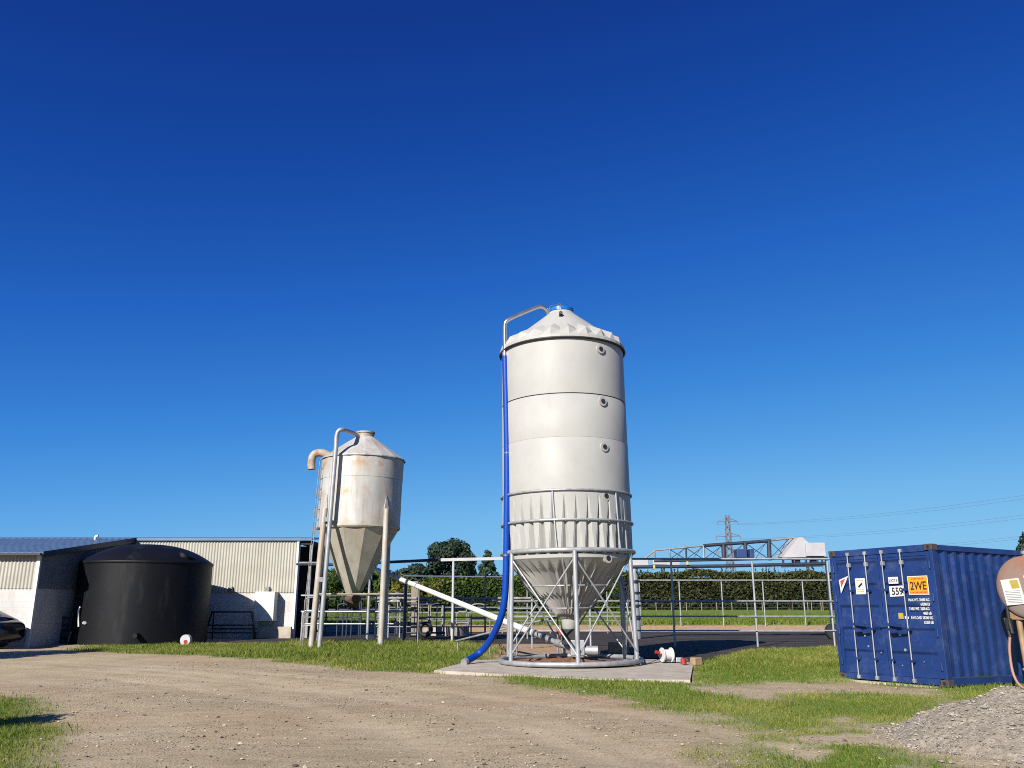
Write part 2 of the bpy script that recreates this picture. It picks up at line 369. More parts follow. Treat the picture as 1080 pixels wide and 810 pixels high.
def ground_h(x, y):
    near = 1 - sm((y - 34) / 8)
    h = (fbm(x, y, 3.0, 1) - .5) * .07 * near + (fbm(x, y, .5, 5) - .5) * .030 * (1 - sm((y - 20) / 10))
    h += sm((y - 48.2) / 3) * .35 + sm((y - 52) / 70) * .45
    # wheel-worn ripples on the track
    h += .02 * np.sin(y * 1.1 + x * .35 + 2 * fbm(x, y, 4, 2)) * near * (1 - sm((x - 1) / 3))
    h -= .018 * rut_mask(x, y)
    h += .10 * np.clip(sdist(x, y, GR[2]) / .8, 0, 1) * (y < 31)
    for pl, k in ((SLAB, .08), (PAD, .08)):
        d = sdist(x, y, pl); t = sm(d / .4 + .9) if pl is SLAB else sm(d / .16 + .15); h = h * (1 - t) - k * t
    return h
def axis(segs):
    out = []
    for a, b, s in segs: out += list(np.arange(a, b, s))
    return np.array(out + [segs[-1][1]])
gx = axis([(-3000, -400, 400), (-400, -60, 30), (-60, -24, 2.5), (-24, -9, .3), (-9, 13, .11), (13, 24, .3), (24, 60, 2.5), (60, 400, 30), (400, 3000, 400)])
gy = axis([(-300, -20, 40), (-20, 4, 3), (4, 7, .3), (7, 26, .11), (26, 54, .3), (54, 130, 3), (130, 400, 30), (400, 4000, 450)])
X, Y = np.meshgrid(gx, gy); nx, ny = len(gx), len(gy)
Hh = ground_h(X, Y); Gm = grass_mask(X, Y)
Bm = np.clip(sm((Y - 47.5) / 1) * (1 - sm((Y - 51.5) / 1)) + np.clip((sdist(X, Y, poly([(505, 699), (530, 693), (690, 690), (660, 676), (520, 676)])) + .4) / .6, 0, 1)
             + .75 * np.clip((sdist(X, Y, poly([(455, 710), (560, 722), (700, 742), (760, 775), (700, 770), (560, 730)])) + .5 * (fbm(X, Y, .9, 14) - .3)) / .7, 0, 1)
             + .45 * np.clip((fbm(X, Y, 2.5, 31) - .55) * 5, 0, 1), 0, 1)
idx = np.arange(nx * ny).reshape(ny, nx)
fc = np.stack([idx[:-1, :-1].ravel(), idx[:-1, 1:].ravel(), idx[1:, 1:].ravel(), idx[1:, :-1].ravel()], 1)
def mat_ground():
    m, nt, b, N, L = new_mat('gravel_earth_and_turf')
    a = N.new('ShaderNodeAttribute'); a.attribute_name = 'tint'; sp = N.new('ShaderNodeSeparateColor'); L.new(a.outputs['Color'], sp.inputs[0])
    co = coords(N, L)
    big = ramp(N, L, noise(N, L, co, .35, 5, .6), [(.32, (.375, .30, .19)), (.5, (.46, .375, .245)), (.68, (.51, .425, .29))])
    fine = ramp(N, L, noise(N, L, co, 42, 8, .8), [(.34, (.55, .52, .48)), (.5, (1, 1, 1)), (.70, (1, 1, 1))])
    vor = node(N, 'ShaderNodeTexVoronoi', Scale=30.0); L.new(co, vor.inputs['Vector']); med = ramp(N, L, noise(N, L, coords(N, L, (.5, 1.6, 1)), 2.6, 8, .72), [(.36, (.72, .70, .67)), (.58, (1, 1, 1))])
    st = ramp(N, L, vor.outputs['Distance'], [(.0, (1, 1, 1)), (.32, (.95, .95, .95)), (.8, (.72, .70, .68))])
    mu = N.new('ShaderNodeMix'); mu.data_type = 'RGBA'; mu.blend_type = 'MULTIPLY'; mu.inputs[0].default_value = 1; L.new(big, mu.inputs[6]); L.new(fine, mu.inputs[7])
    mu2 = N.new('ShaderNodeMix'); mu2.data_type = 'RGBA'; mu2.blend_type = 'MULTIPLY'; mu2.inputs[0].default_value = .8; L.new(mu.outputs[2], mu2.inputs[6]); L.new(st, mu2.inputs[7])
    mu3 = N.new('ShaderNodeMix'); mu3.data_type = 'RGBA'; mu3.blend_type = 'MULTIPLY'; mu3.inputs[0].default_value = .8; L.new(mu2.outputs[2], mu3.inputs[6]); L.new(med, mu3.inputs[7])
    earth = ramp(N, L, noise(N, L, co, 5, 6, .7), [(.3, (.23, .15, .085)), (.7, (.42, .30, .19))])
    col = mix(N, L, sp.outputs[1], mu3.outputs[2], earth)
    rt = ramp(N, L, noise(N, L, co, 9, 6, .7), [(.3, (.40, .325, .22)), (.7, (.53, .44, .31))]); hf = N.new('ShaderNodeMath'); hf.operation = 'MULTIPLY'; hf.inputs[1].default_value = .3; L.new(sp.outputs[2], hf.inputs[0]); col = mix(N, L, hf.outputs[0], col, rt)
    turf = ramp(N, L, noise(N, L, co, 2.2, 6, .7), [(.28, (.07, .11, .015)), (.5, (.105, .165, .022)), (.72, (.20, .22, .055))])
    col = mix(N, L, sp.outputs[0], col, turf)
    L.new(col, b.inputs['Base Color']); b.inputs['Roughness'].default_value = .95; b.inputs['Specular IOR Level'].default_value = .15
    n2 = noise(N, L, co, 55, 8, .8)
    vs_ = N.new('ShaderNodeMath'); vs_.operation = 'MULTIPLY'; vs_.inputs[1].default_value = .35; L.new(vor.outputs['Distance'], vs_.inputs[0])
    ad = N.new('ShaderNodeMath'); ad.operation = 'SUBTRACT'; L.new(n2, ad.inputs[0]); L.new(vs_.outputs[0], ad.inputs[1])
    bump(N, L, b, ad.outputs[0], .8, .016)
    return m
M['ground'] = mat_ground()
me = np_mesh('ground', np.stack([X.ravel(), Y.ravel(), Hh.ravel()], 1), fc, M['ground'], True, np.stack([Gm.ravel(), Bm.ravel(), np.clip(rut_mask(X, Y), 0, 1).ravel()], 1))
tag(np_obj('ground', me), kind='structure')
def gz(x, y): return float(ground_h(np.array([x]), np.array([y]))[0])

b = MB(); b.extrude([(x, y, .035) for x, y in SLAB], (0, 0, -.2)); tag(b.build('yard_slab', M['slab']), kind='structure')
b = MB(); b.extrude([(x, y, .035) for x, y in PAD], (0, 0, -.15)); tag(b.build('concrete_pad', M['concrete']), kind='structure')

# grass blades
def blades(n_try, xr, yr, hmin, hmax, wd, mask=grass_mask, yellow=.35, hfun=None):
    x = rng.uniform(*xr, n_try); y = rng.uniform(*yr, n_try); g = mask(x, y)
    k = rng.random(n_try) < g ** 1.3 * np.clip(.35 + 1.6 * (fbm(x, y, .45, 61) - .2), .1, 1); 
    # only what the picture's field of view can reach, plus a margin
    k &= np.abs(x) < y * .72 + 2.5
    x = x[k]; y = y[k]; n = len(x)
    clump = fbm(x, y, .7, 41)
    h = rng.uniform(hmin, hmax, n) * (.45 + 1.1 * clump)
    if hfun is not None: h *= hfun(x, y)
    a = rng.uniform(0, 2 * np.pi, n); bend = rng.uniform(.1, .8, n) * h; ba = rng.uniform(0, 2 * np.pi, n)
    z = ground_h(x, y) - .01; ww = wd * rng.uniform(.6, 1.3, n)
    base = np.stack([x, y, z], 1); dx = np.stack([np.cos(a) * ww, np.sin(a) * ww, 0 * a], 1)
    mid = base + np.stack([np.cos(ba) * bend * .3, np.sin(ba) * bend * .3, h * .6], 1)
    top = base + np.stack([np.cos(ba) * bend, np.sin(ba) * bend, h], 1)
    V = np.stack([base - dx, base + dx, mid + dx * .6, top, mid - dx * .6], 1).reshape(-1, 3)
    i0 = np.arange(n) * 5
    Fq = np.stack([i0, i0 + 1, i0 + 2, i0 + 3, i0 + 4], 1)
    t = np.clip(rng.random(n) ** 2 * yellow + .55 * np.clip(fbm(x, y, 1.4, 55) - .42, 0, 1) * 2 * yellow * 1.6, 0, 1)
    col = np.repeat(np.stack([t, t, t], 1), 5, 0)
    return V, Fq, col
sets = [blades(420000, (-9, 13), (7.5, 14.5), .022, .075, .0038, yellow=.75),
        blades(220000, (-9, 16), (14.5, 24), .03, .09, .006, yellow=.75),
        blades(260000, (-17, 17), (20, 34.5), .06, .19, .009, yellow=.75, hfun=lambda x, y: np.where((x < 0) & (y > 25), 1.25, .75) * np.where(x < -8.5, .55, 1))]
V = []; Fq = []; col = []; o0 = 0
for v, f, c in sets: V.append(v); Fq.append(f + o0); col.append(c); o0 += len(v)
me = np_mesh('grass', np.concatenate(V), np.concatenate(Fq), M['grass'], False, np.concatenate(col)); tag(np_obj('grass', me), kind='stuff', label='short green grass with dry patches along the track', cat='grass')
v, f, c = blades(150000, (-25, 45), (50, 80), .12, .3, .03, yellow=.45)
me = np_mesh('field_grass', v, f, M['grass'], False, c); tag(np_obj('field_grass', me), kind='stuff', label='green pasture grass beyond the dark yard', cat='grass')

# stones
OCT = np.array([(1, 0, 0), (0, 1, 0), (-1, 0, 0), (0, -1, 0), (.7, .7, .5), (-.7, .7, .5), (-.7, -.7, .5), (.7, -.7, .5), (0, 0, .85), (0, 0, -.5)])
OCT_F = np.array([(0, 4, 7), (4, 0, 1), (4, 1, 5), (5, 1, 2), (5, 2, 6), (6, 2, 3), (6, 3, 7), (7, 3, 0), (8, 4, 5), (8, 5, 6), (8, 6, 7), (8, 7, 4)])
def stones(x, y, z, r):
    n = len(x); S = OCT[None] * (1 + rng.uniform(-.28, .28, (n, 10, 3))); a = rng.uniform(0, 6.28, n)
    sx = rng.uniform(.7, 1.3, (n, 1)); S = S * np.stack([sx, 1 / sx, rng.uniform(.45, .9, (n, 1))], 2)
    ca, sa = np.cos(a)[:, None], np.sin(a)[:, None]
    Sx = S[..., 0] * ca - S[..., 1] * sa; Sy = S[..., 0] * sa + S[..., 1] * ca
    V = np.stack([x[:, None] + Sx * r[:, None], y[:, None] + Sy * r[:, None], z[:, None] + S[..., 2] * r[:, None]], 2).reshape(-1, 3)
    Fs = (OCT_F[None] + (np.arange(n) * 10)[:, None, None]).reshape(-1, 3)
    t = np.clip(rng.normal(.48, .3, n), 0, 1); return V, Fs, np.repeat(np.stack([t, t, t], 1), 10, 0)
M['stone'] = mat_leaf('track_stones', (.10, .08, .06), (.44, .37, .28), 0)
M['pstone'] = mat_leaf('heap_stones', (.15, .13, .105), (.42, .37, .305), 0)
n = 110000; x = rng.uniform(-9, 10, n); y = 7.5 + 16 * rng.random(n) ** 1.6; g = grass_mask(x, y); k = (rng.random(n) > g * 1.05) & (rng.random(n) > rut_mask(x, y) * .85) & (np.abs(x) < y * .72 + 1) & (fbm(x, y, 1.2, 77) + rng.normal(0, .2, n) > .42) & (sdist(x, y, PAD) < -.05)
x = x[k]; y = y[k]; r = np.exp(rng.normal(-5.35, .6, len(x))); r = np.clip(r, .002, .035)
v, f, c = stones(x, y, ground_h(x, y) + r * .2, r); me = np_mesh('loose_stones', v, f, M['stone'], False, c); tag(np_obj('loose_stones', me), kind='stuff', label='loose pale stones scattered over the dirt track', cat='stones')

# gravel heap
def heap_h(x, y):
    dx = (x - PILE[0]) / 1.35; dy = (y - PILE[1]) / 1.45; q = np.hypot(dx, dy) * (1 + .25 * (fbm(x, y, .8, 91) - .5))
    return .62 * np.clip(1 - q, 0, 1) ** .8 * (1 + .35 * (fbm(x, y, .35, 92) - .5)) + .05 * (fbm(x, y, .12, 93) - .5) - .03
px_ = np.linspace(3.9, 8.8, 170); py_ = np.linspace(8.3, 12.3, 140); XX, YY = np.meshgrid(px_, py_); ZZ = heap_h(XX, YY) + np.minimum(ground_h(XX, YY), .02)
idx = np.arange(XX.size).reshape(XX.shape); fc = np.stack([idx[:-1, :-1].ravel(), idx[:-1, 1:].ravel(), idx[1:, 1:].ravel(), idx[1:, :-1].ravel()], 1)
q = np.hypot((XX - PILE[0]) / 1.35, (YY - PILE[1]) / 1.45).ravel(); fc = fc[(q[fc] < 1.08).all(1)]
M['heap'] = simple('grey_gravel', (.33, .285, .225), (.20, .17, .13), .95, scale=16, bmp=1.0, bscale=30)
heap = np_obj('gravel_heap', np_mesh('gravel_heap', np.stack([XX.ravel() - PILE[0], YY.ravel() - PILE[1], ZZ.ravel()], 1), fc, M['heap'], False)); heap.location = (*PILE, 0)
tag(heap, 'low heap of grey gravel in the right foreground', 'gravel heap')
n = 12000; a = rng.uniform(0, 6.28, n); rr = rng.random(n) ** .55 * 1.12; x = PILE[0] + 1.35 * rr * np.cos(a); y = PILE[1] + 1.45 * rr * np.sin(a); r = np.clip(np.exp(rng.normal(-5.1, .6, n)), .003, .045)
z = np.maximum(heap_h(x, y) + np.minimum(ground_h(x, y), .02), ground_h(x, y)) + r * .2
v, f, c = stones(x, y, z, r); me = np_mesh('heap_stones', v - np.array([*PILE, 0]), f, M['pstone'], False, c); hs = np_obj('stones', me, heap); hs['kind'] = 'stuff'

# ------------------------------------------------------------------ big white feed silo
SX, SY = 1.50, 22.5
def zs(py): return Zp(py, SY)
zf = lambda py, r=1.72: Zp(py, SY - r)
def pol(r, deg, z): a = R(deg); return Vector((SX + r * math.sin(a), SY - r * math.cos(a), z))    # 0 = towards camera, + = right
silo = thing('feed_silo', 'tall new white plastic feed silo with blue hose on round pipe frame', 'silo', (SX, SY, .055))
z_rim = zs(375); z_top = zs(331); z_ring = zf(579.5, 1.74); z_seam1 = zf(414); z_seam2 = zf(460); z_pl = zf(521); z_bot = zf(584)
BR = 1.70; RT = 1.735; NP = 36
def tri(a, n): t = (a * n / (2 * math.pi)) % 1; return 1 - abs(2 * t - 1)
# barrel: three cylinder courses and the pleated foot
b = MB(); NA = 288
b.lathe([[(BR - .02, z_rim + .02), (BR, z_rim - .04), (BR, z_seam1 + .015)], [(BR, z_seam1 + .015), (BR - .018, z_seam1)], [(BR - .018, z_seam1), (BR + .004, z_seam1 - .02), (BR + .006, z_seam2 + .004)],
         [(BR + .006, z_seam2 + .004), (BR + .001, z_seam2)], [(BR + .001, z_seam2), (BR + .01, z_seam2 - .02), (BR + .012, z_pl + .01)]], (SX, SY, 0), 96)
def pleat(r, z, a):
    k = min(1, max(0, (z_pl - z) / (z_pl - z_bot))); t = tri(a, NP)
    g = max(0, t - (1 - .75 * k - .05)) / (.75 * k + .05) if k > 0 else 0
    return r - .19 * k ** .7 * g * .8, z
b.lathe([[(BR + .012, z_pl + .01 - (z_pl - z_bot) * i / 10) for i in range(11)]], (SX, SY, 0), NA, False, pleat)
b.build('barrel', M['silo'], silo)
b = MB(); b.ring((SX, SY, z_seam1 + .004), BR - .006, .013, 96, 6); b.build('seam_band', M['black'], silo)
b = MB(); b.ring((SX, SY, z_rim - .01), BR + .045, .028, 96, 6); b.build('rim_shadow', M['black'], silo)  # black ring stands in for the shadow line beneath the roof rim
# hopper
z_hb = zs(652); R_hb = .26
def hop(r, z, a):
    k = (z_bot - .10 - z) / (z_bot - .10 - z_hb)
    if k <= 0: return r, z
    wd = min(1.0, .10 + k / .22); t = tri(a + math.pi / NP, NP); g = max(0, t - (1 - wd)) / wd
    return r - min(1, k / .22) * .20 * (1 - .82 * k) * g * wd ** .6, z
prof = [(BR + .0, z_bot + .005), (BR - .01, z_bot - .08)] + [(BR - .01 + (R_hb + .02 - BR) * t, z_bot - .08 + (z_hb - z_bot + .08) * t ** 1.06) for t in [i / 40 for i in range(1, 13)] + [.3 + .7 * i / 12 for i in range(1, 13)]]
b = MB(); b.lathe([prof], (SX, SY, 0), NA, False, hop)
b.lathe([(R_hb - .03, z_hb + .05), (.21, z_hb - .06), (.19, z_hb - .24), (.17, z_hb - .27)], (SX, SY, 0), 24)
b.build('hopper', M['silo'], silo)
# roof
NR = 24
def roof(r, z, a):
    t = tri(a + .1, NR); return r, z
b = MB(); vs = []; fs = []; NR = 22; n = NR * 2
z_e = z_rim + .03; rc = .40
zcone = lambda r: z_rim + .10 + (z_top - .06 - z_rim - .10) * (BR + .04 - r) / (BR + .04 - rc)
for k in range(n):
    a = 2 * math.pi * (k + .35) / n; hi = (k % 2 == 0)
    for (r, z) in ((BR + .06, z_rim - .03), (BR + .05, z_rim + .09), (BR - (.05 if hi else .12), (z_rim + .33 if hi else zcone(BR - .12) + .01)), (BR - (.56 if hi else .34), zcone(BR - (.56 if hi else .34))), (rc, zcone(rc))):
        vs.append((SX + r * math.sin(a), SY - r * math.cos(a), z))
for k in range(n):
    j = (k + 1) % n
    for i in range(4): fs.append((k * 5 + i, j * 5 + i, j * 5 + i + 1, k * 5 + i + 1))
b.add(vs, fs); b.lathe([[(rc + .03, z_top - .16), (rc - .02, z_top - .02)], [(rc - .02, z_top - .02), (rc - .06, z_top + .02), (.02, z_top + .03)]], (SX, SY, 0), 32); b.build('roof', M['silo'], silo)
b = MB(); b.lathe([[(.30, z_top + .02), (.36, z_top + .03)], [(.36, z_top + .03), (.36, z_top + .12)], [(.36, z_top + .12), (.30, z_top + .16), (.02, z_top + .18)]], (SX, SY, 0), 32); b.build('lid', M['blue_lid'], silo)
b = MB(); p = [pol(.37, -60, z_top - .02), pol(.37, -60, z_top + .17), pol(.37, -5, z_top + .17), pol(.37, -5, z_top)]; b.tube(p, .012, 6); b.build('lid_handle', M['steel'], silo)
b = MB(); b.add([pol(.66, -8, zcone(.66) + .05), pol(.66, 0, zcone(.66) + .05), pol(.78, 0, zcone(.78) + .02), pol(.78, -8, zcone(.78) + .02)], [(0, 1, 2, 3)]); b.tube([pol(.6, -4, zcone(.7) + .06), pol(.8, -4, zcone(.7) + .06)], .05, 10); b.build('vent', M['black'], silo)
# inspection ports
for py in (369, 424, 472, 523.5, 589):
    z = Zp(py, SY - 1.4); dg = 32.5; rr = BR + (.0 if py < 500 else -.02) - (.0 if py < 580 else .02)
    b = MB(); b.tube([pol(rr - .05, dg, z), pol(rr + .035, dg, z)], .125, 20); o = b.build('inspection_port', M['silo'], silo)
    b = MB(); b.tube([pol(rr + .0355, dg, z), pol(rr + .05, dg, z)], .062, 16); b.build('port_glass', M['black'], o)
# frame
RR = 1.82
for nm, z, rr, rad in (('support_ring', z_ring, .058, RT), ('support_ring', zf(547.5, 1.74), .032, RT + .005), ('support_ring', zf(516, 1.74), .03, RT + .005)):
    b = MB(); b.ring((SX, SY, z), rad, rr, 96, 8); b.build(nm, M['galv'], silo)
b = MB(); b.ring((SX, SY, .125), RR - .02, .062, 96, 10); b.build('base_ring', M['galv'], silo)
LEG = [2 + 60 * i for i in range(6)]
for dg in LEG:
    b = MB(); b.tube([pol(RR - .02, dg, .13), pol(RT, dg, z_ring)], .057, 14); b.build('leg', M['galv'], silo)
for dg in [-12 + 58 * i for i in (-2, -1, 0, 1, 2, 3)]:
    z2 = zf(516, 1.74); zm = z_ring + .3
    b = MB(); b.tube([pol(RT + .01, dg, z_ring), pol(RT, dg - 1, zm), pol(RT, dg - 3, z2)], .024, 8); b.build('upright', M['galv'], silo)
for i in range(6):
    a0, a1 = LEG[i], LEG[(i + 1) % 6] if i < 5 else LEG[0] + 360
    for (s, t) in ((a0, a1), (a1, a0)):
        b = MB(); b.tube([pol(RT - .04 + (.045 if s < t else 0), s, z_ring - .18), pol(RR - .02 + (.045 if s < t else 0), t, .30)], .022, 8); b.build('brace', M['galv'], silo)
for py, rr in ((617.5, 1.16), (640.5, .62)):
    b = MB(); b.ring((SX, SY, zs(py) - .02), rr, .02, 64, 6); b.build('hopper_ring', M['galv'], silo)
for dg in [-8 + 60 * i for i in range(6)]:
    b = MB(); b.tube([pol(RT - .03, dg, z_ring - .02), pol(RT - .10, dg, z_ring - .22), pol(1.20, dg, zs(617.5)), pol(.66, dg, zs(640.5))], .02, 6); b.build('hopper_strap', M['galv'], silo)
# fill pipe and blue hose
hx = lambda px, py, Yy: P(px, py, Yy)
Yp = SY - .62; PXO = 4
pp = [P(536, 376, Yp), P(536, 345, Yp), P(536.5, 340, Yp), P(540, 336, Yp), P(568, 324.5, SY - .35), P(574, 322.8, SY - .3), P(579, 325, SY - .25), P(582, 329, SY - .2), P(583, 336, SY - .15)]
def smooth(pts, it=2):
    pts = [Vector(p) for p in pts]
    for _ in range(it):
        q = [pts[0]]
        for a, c in zip(pts[:-1], pts[1:]): q += [a * .75 + c * .25, a * .25 + c * .75]
        pts = q + [pts[-1]]
    return pts
b = MB(); b.tube(smooth(pp), .058, 14); b.build('fill_pipe', M['steel'], silo)
b = MB(); b.tube([P(536, 371, Yp), P(536, 376, Yp)], .085, 14); b.build('hose_coupling', M['steel'], silo)
hose = smooth([P(536, 375, Yp), P(537.2, 440, Yp - .05), P(537.3, 500, Yp - .10), P(535.8, 560, Yp - .12), P(535, 600, Yp - .1), P(533, 635, Yp - .05), P(527.5, 655, Yp + .1), P(517, 676, Yp + .55), P(505, 689, Yp + .95), G(491, 696.5, .13)])
b = MB(); b.tube(hose, .087, 16); ho = b.build('hose', M['blue_hose'], silo)
b = MB(); e = hose[-1]; dd = (hose[-1] - hose[-3]).normalized(); b.tube([e - dd * .03, e + dd * .09], .09, 16); b.build('hose_end', M['galv'], ho)
for py in (476, 581):
    k = min(hose, key=lambda p: abs(p.z - Zp(py, Yp))); b = MB(); b.tube([k - Vector((0, 0, .02)), k + Vector((0, 0, .02))], .088, 14); b.build('hose_clamp', M['steel'], ho)
# boot under the hopper
b = MB(); b.bbox(SX - .20, SX + .20, SY - .2, SY + .2, .50, z_hb - .27, .02); b.build('outlet_boot', M['black'], silo)
b = MB(); b.tube([(SX - .24, SY - .24, .78), (SX - .24, SY - .30, .78)], .06, 10); b.tube([(SX - .24, SY - .27, .78), (SX - .36, SY - .27, .86)], .015, 6); b.build('slide_handle', M['red'], silo)

silo.rotation_euler[1] = -.011
# grain spilled inside the ring
b = MB(); b.lathe([(.0, .16), (.5, .13), (1.1, .085), (1.74, .06)], (SX, SY, 0), 48, True, lambda r, z, a: (r * (1 + .02 * math.sin(5 * a)), z + (.04 * math.sin(3 * a + r * 4) * math.sin(7 * a) + .015 * math.sin(13 * a + 9 * r)) * min(1, max(0, (1.7 - r) * 2))))
tag(b.build('spilled_grain', M['feed']), 'rusty brown spilled feed on the pad inside the silo base ring', 'spilled feed', kind='stuff')

# auger
A0 = Vector((SX + .15, SY - .12, .36)); A1 = P(388, 597, 36.0); ad = (A1 - A0)
aug = thing('grain_auger', 'long white auger tube climbing from the tall silo towards the shed', 'auger', A0)
b = MB(); b.tube([A0 + ad * .13, A1], .088, 16); b.build('tube', M['white_pipe'], aug)
b = MB(); b.tube([A0, A0 + ad * .13], .068, 14); b.tube([A0 + ad * .128, A0 + ad * .134], .11, 14); b.build('lower_tube', M['galv'], aug)
for t0, t1 in ((.09, .10), (.045, .06)): b = MB(); b.tube([A0 + ad * t0, A0 + ad * t1], .10, 14); b.build('flange', M['galv_dull'], aug)
b = MB(); b.bbox(A0.x - .16, A0.x + .2, A0.y - .16, A0.y + .16, .24, .62, .02); b.tube([A0 + Vector((.2, 0, 0)), A0 + Vector((.55, -.05, 0))], .12, 12); b.build('inlet_box', M['galv'], aug)
for t0, t1 in ((.66, .664), (.80, .803)): b = MB(); b.tube([A0 + ad * t0, A0 + ad * t1], .10, 14); b.build('joint', M['galv_dull'], aug)
b = MB(); b.tube([A0 + ad * .98, A0 + ad * .98 + Vector((0, 0, -.5))], .09, 12); b.build('spout', M['white_pipe'], aug)
for t0 in (.3, .65): b = MB(); b.tube([A0 + ad * t0, Vector(((A0 + ad * t0).x, (A0 + ad * t0).y, .0))], .022, 6); b.build('prop', M['galv_dull'], aug)
# timber sheet and pipe lying behind the ring
b = MB(); b.M = Matrix.Translation((3.05, 25.0, .30)) @ Matrix.Rotation(R(-14), 4, 'Z') @ Matrix.Rotation(R(62), 4, 'X'); b.box(-.3, .3, -.16, .16, -.02, .02)
tag(b.build('wooden_board', M['hay'], root=(3.05, 25, 0)), 'brown board propped behind the tall silo base', 'board')
b = MB(); b.tube([P(481, 676, 27), P(545, 660, 25.5), P(588, 651, 24.8)], .03, 8); b.tube([P(545, 660, 25.5), Vector((P(545, 660, 25.5).x, 25.5, 0))], .025, 6); b.tube([P(588, 651, 24.8), Vector((P(588, 651, 24.8).x, 24.8, 0))], .025, 6); b.tube([P(483, 676, 27), Vector((P(483, 676, 27).x, 27, 0))], .025, 6)
tag(b.build('hand_rail', M['galv_dull'], root=(*P(545, 660, 25.5)[:2], 0)), 'sloping thin pipe rail behind the blue hose and tall silo legs', 'rail')

# reel and bits on the pad
rp = G(703.5, 698.5, .055); reel = thing('wire_reel', 'white plastic reel standing on edge beside the silo ring', 'reel', rp)
ax = Vector((.97, .25, 0)); c0 = rp + Vector((0, 0, .185))
for s in (-.125, .125):
    b = MB(); b.tube([c0 + ax * (s - .012), c0 + ax * (s + .012)], .18, 28); b.build('rim_disc', M['white'], reel)
b = MB(); b.tube([c0 - ax * .12, c0 + ax * .12], .12, 24)
for i in range(9): b.tube([c0 + ax * (-.104 + .026 * i - .009), c0 + ax * (-.104 + .026 * i + .009)], .13, 24)
b.build('wound_line', M['white_pipe'], reel)
b = MB(); b.tube([c0 - ax * .15, c0 - ax * .24], .025, 10); b.tube([c0 - ax * .2 + Vector((0, -.05, .05)), c0 - ax * .32 + Vector((0, -.05, .08))], .045, 10); b.build('crank', M['red'], reel)
q = G(712, 698.5, .055); b = MB(); b.M = Matrix.Translation(q); b.tube(smooth([(-.25, .1, .04), (-.05, 0, .09), (.1, .1, .04), (.25, .02, .08), (.34, .12, .03)]), .035, 8); b.bbox(.02, .2, -.05, .1, 0, .12, .02)
tag(b.build('hose_fittings', M['galv'], root=q), 'tangle of pale fittings lying beside the white reel', 'fittings')
q = G(721, 700.5, .055); b = MB(); b.M = Matrix.Translation(q); b.lathe([[(.001, .0), (.075, 0)], [(.075, 0), (.07, .13)], [(.07, .13), (.05, .15), (.0, .15)]], n=20)
tag(b.build('red_cap', M['red'], root=q), 'small red plastic cap lying on the concrete pad edge', 'cap')
q = G(735, 702, .0); b = MB(); b.M = Matrix.Translation(q) @ Matrix.Rotation(.6, 4, 'Z'); b.bbox(-.16, .12, -.09, .09, 0, .2, .03)
tag(b.build('timber_offcut', M['hay'], root=q), 'tan timber offcut at the right end of the concrete pad', 'timber')

# ------------------------------------------------------------------ old rusty silo
OX, OY, OR = -5.93, 32.0, 1.56
TILT = .030
def opol(r, deg, z): a = R(deg - 10.5); return Vector((OX + r * math.sin(a) + TILT * (z - 1), OY - r * math.cos(a), z))
os_ = thing('old_silo', 'smaller old rust stained white silo with steel cone on four legs', 'silo', (OX, OY, 0))
def oz(py): return Zp(py, OY)
zr = oz(486); zt = oz(461); zb = oz(557); zc = oz(629)
sh = lambda r, z, a: (r, z)
def olathe(mb, prof, n=48, smooth=True):
    for pr in (prof if isinstance(prof[0], list) else [prof]):
        vs = [opol(r, 360 * k / n, z) for (r, z) in pr for k in range(n)]
        mb.add(vs, [(i * n + k, i * n + (k + 1) % n, (i + 1) * n + (k + 1) % n, (i + 1) * n + k) for i in range(len(pr) - 1) for k in range(n)], smooth)
b = MB(); olathe(b, [[(OR, zr), (OR, zr - .8)], [(OR - .008, zr - .8), (OR - .008, zr - 1.75)], [(OR, zr - 1.75), (OR, zb)]], 48); b.build('barrel', M['oldsilo'], os_)
b = MB(); olathe(b, [[(OR + .02, zb + .03), (OR + .02, zb - .03)], [(OR + .02, zb - .03), (OR - .02, zb - .08)]], 48); olathe(b, [[(OR - .02, zb - .05), (.22, zc), (.18, zc - .12)]], 12, False); b.build('hopper', M['cone'], os_)
b = MB(); olathe(b, [[(OR + .07, zr - .03), (OR + .07, zr + .01), (.34, zt)], ], 16, False); b.build('roof', M['oldsilo'], os_)
b = MB(); olathe(b, [[(.34, zt - .06), (.34, zt + .13)], [(.37, zt + .13), (.37, zt + .19)], [(.37, zt + .19), (.02, zt + .22)]], 24); b.build('lid', M['rust'], os_)
b = MB(); olathe(b, [[(.24, zc + .02), (.30, zc - .02), (.30, zc - .14), (.2, zc - .22), (.2, zc - .42), (.02, zc - .42)]], 16); b.build('outlet', M['rust_dark'], os_)
for dg, rb, rt in ((-30, 1.70, 1.62), (58, 1.80, 1.62), (-108, 1.8, 1.62), (155, 1.8, 1.62)):
    zl = oz(540); b = MB(); b.tube([opol(rb, dg, -.15), opol(rt, dg, zl)], .105, 12)
    b.add([opol(rt, dg - 3.5, zl), opol(rt, dg + 3.5, zl), opol(OR, dg, zl + .55), opol(OR, dg - 3.5, zl), opol(OR, dg + 3.5, zl)], [(0, 1, 2), (0, 2, 3), (1, 4, 2)]); b.bbox(*(0,) * 0) if False else None
    b.build('leg', M['legs'], os_)
b = MB()
for a0, a1 in ((-30, 58), (58, 155), (155, 252), (252, 330)): b.tube([opol(1.68, a0, oz(627)), opol(1.68, a1, oz(627))], .03, 8)
b.build('tie_rail', M['rust'], os_)
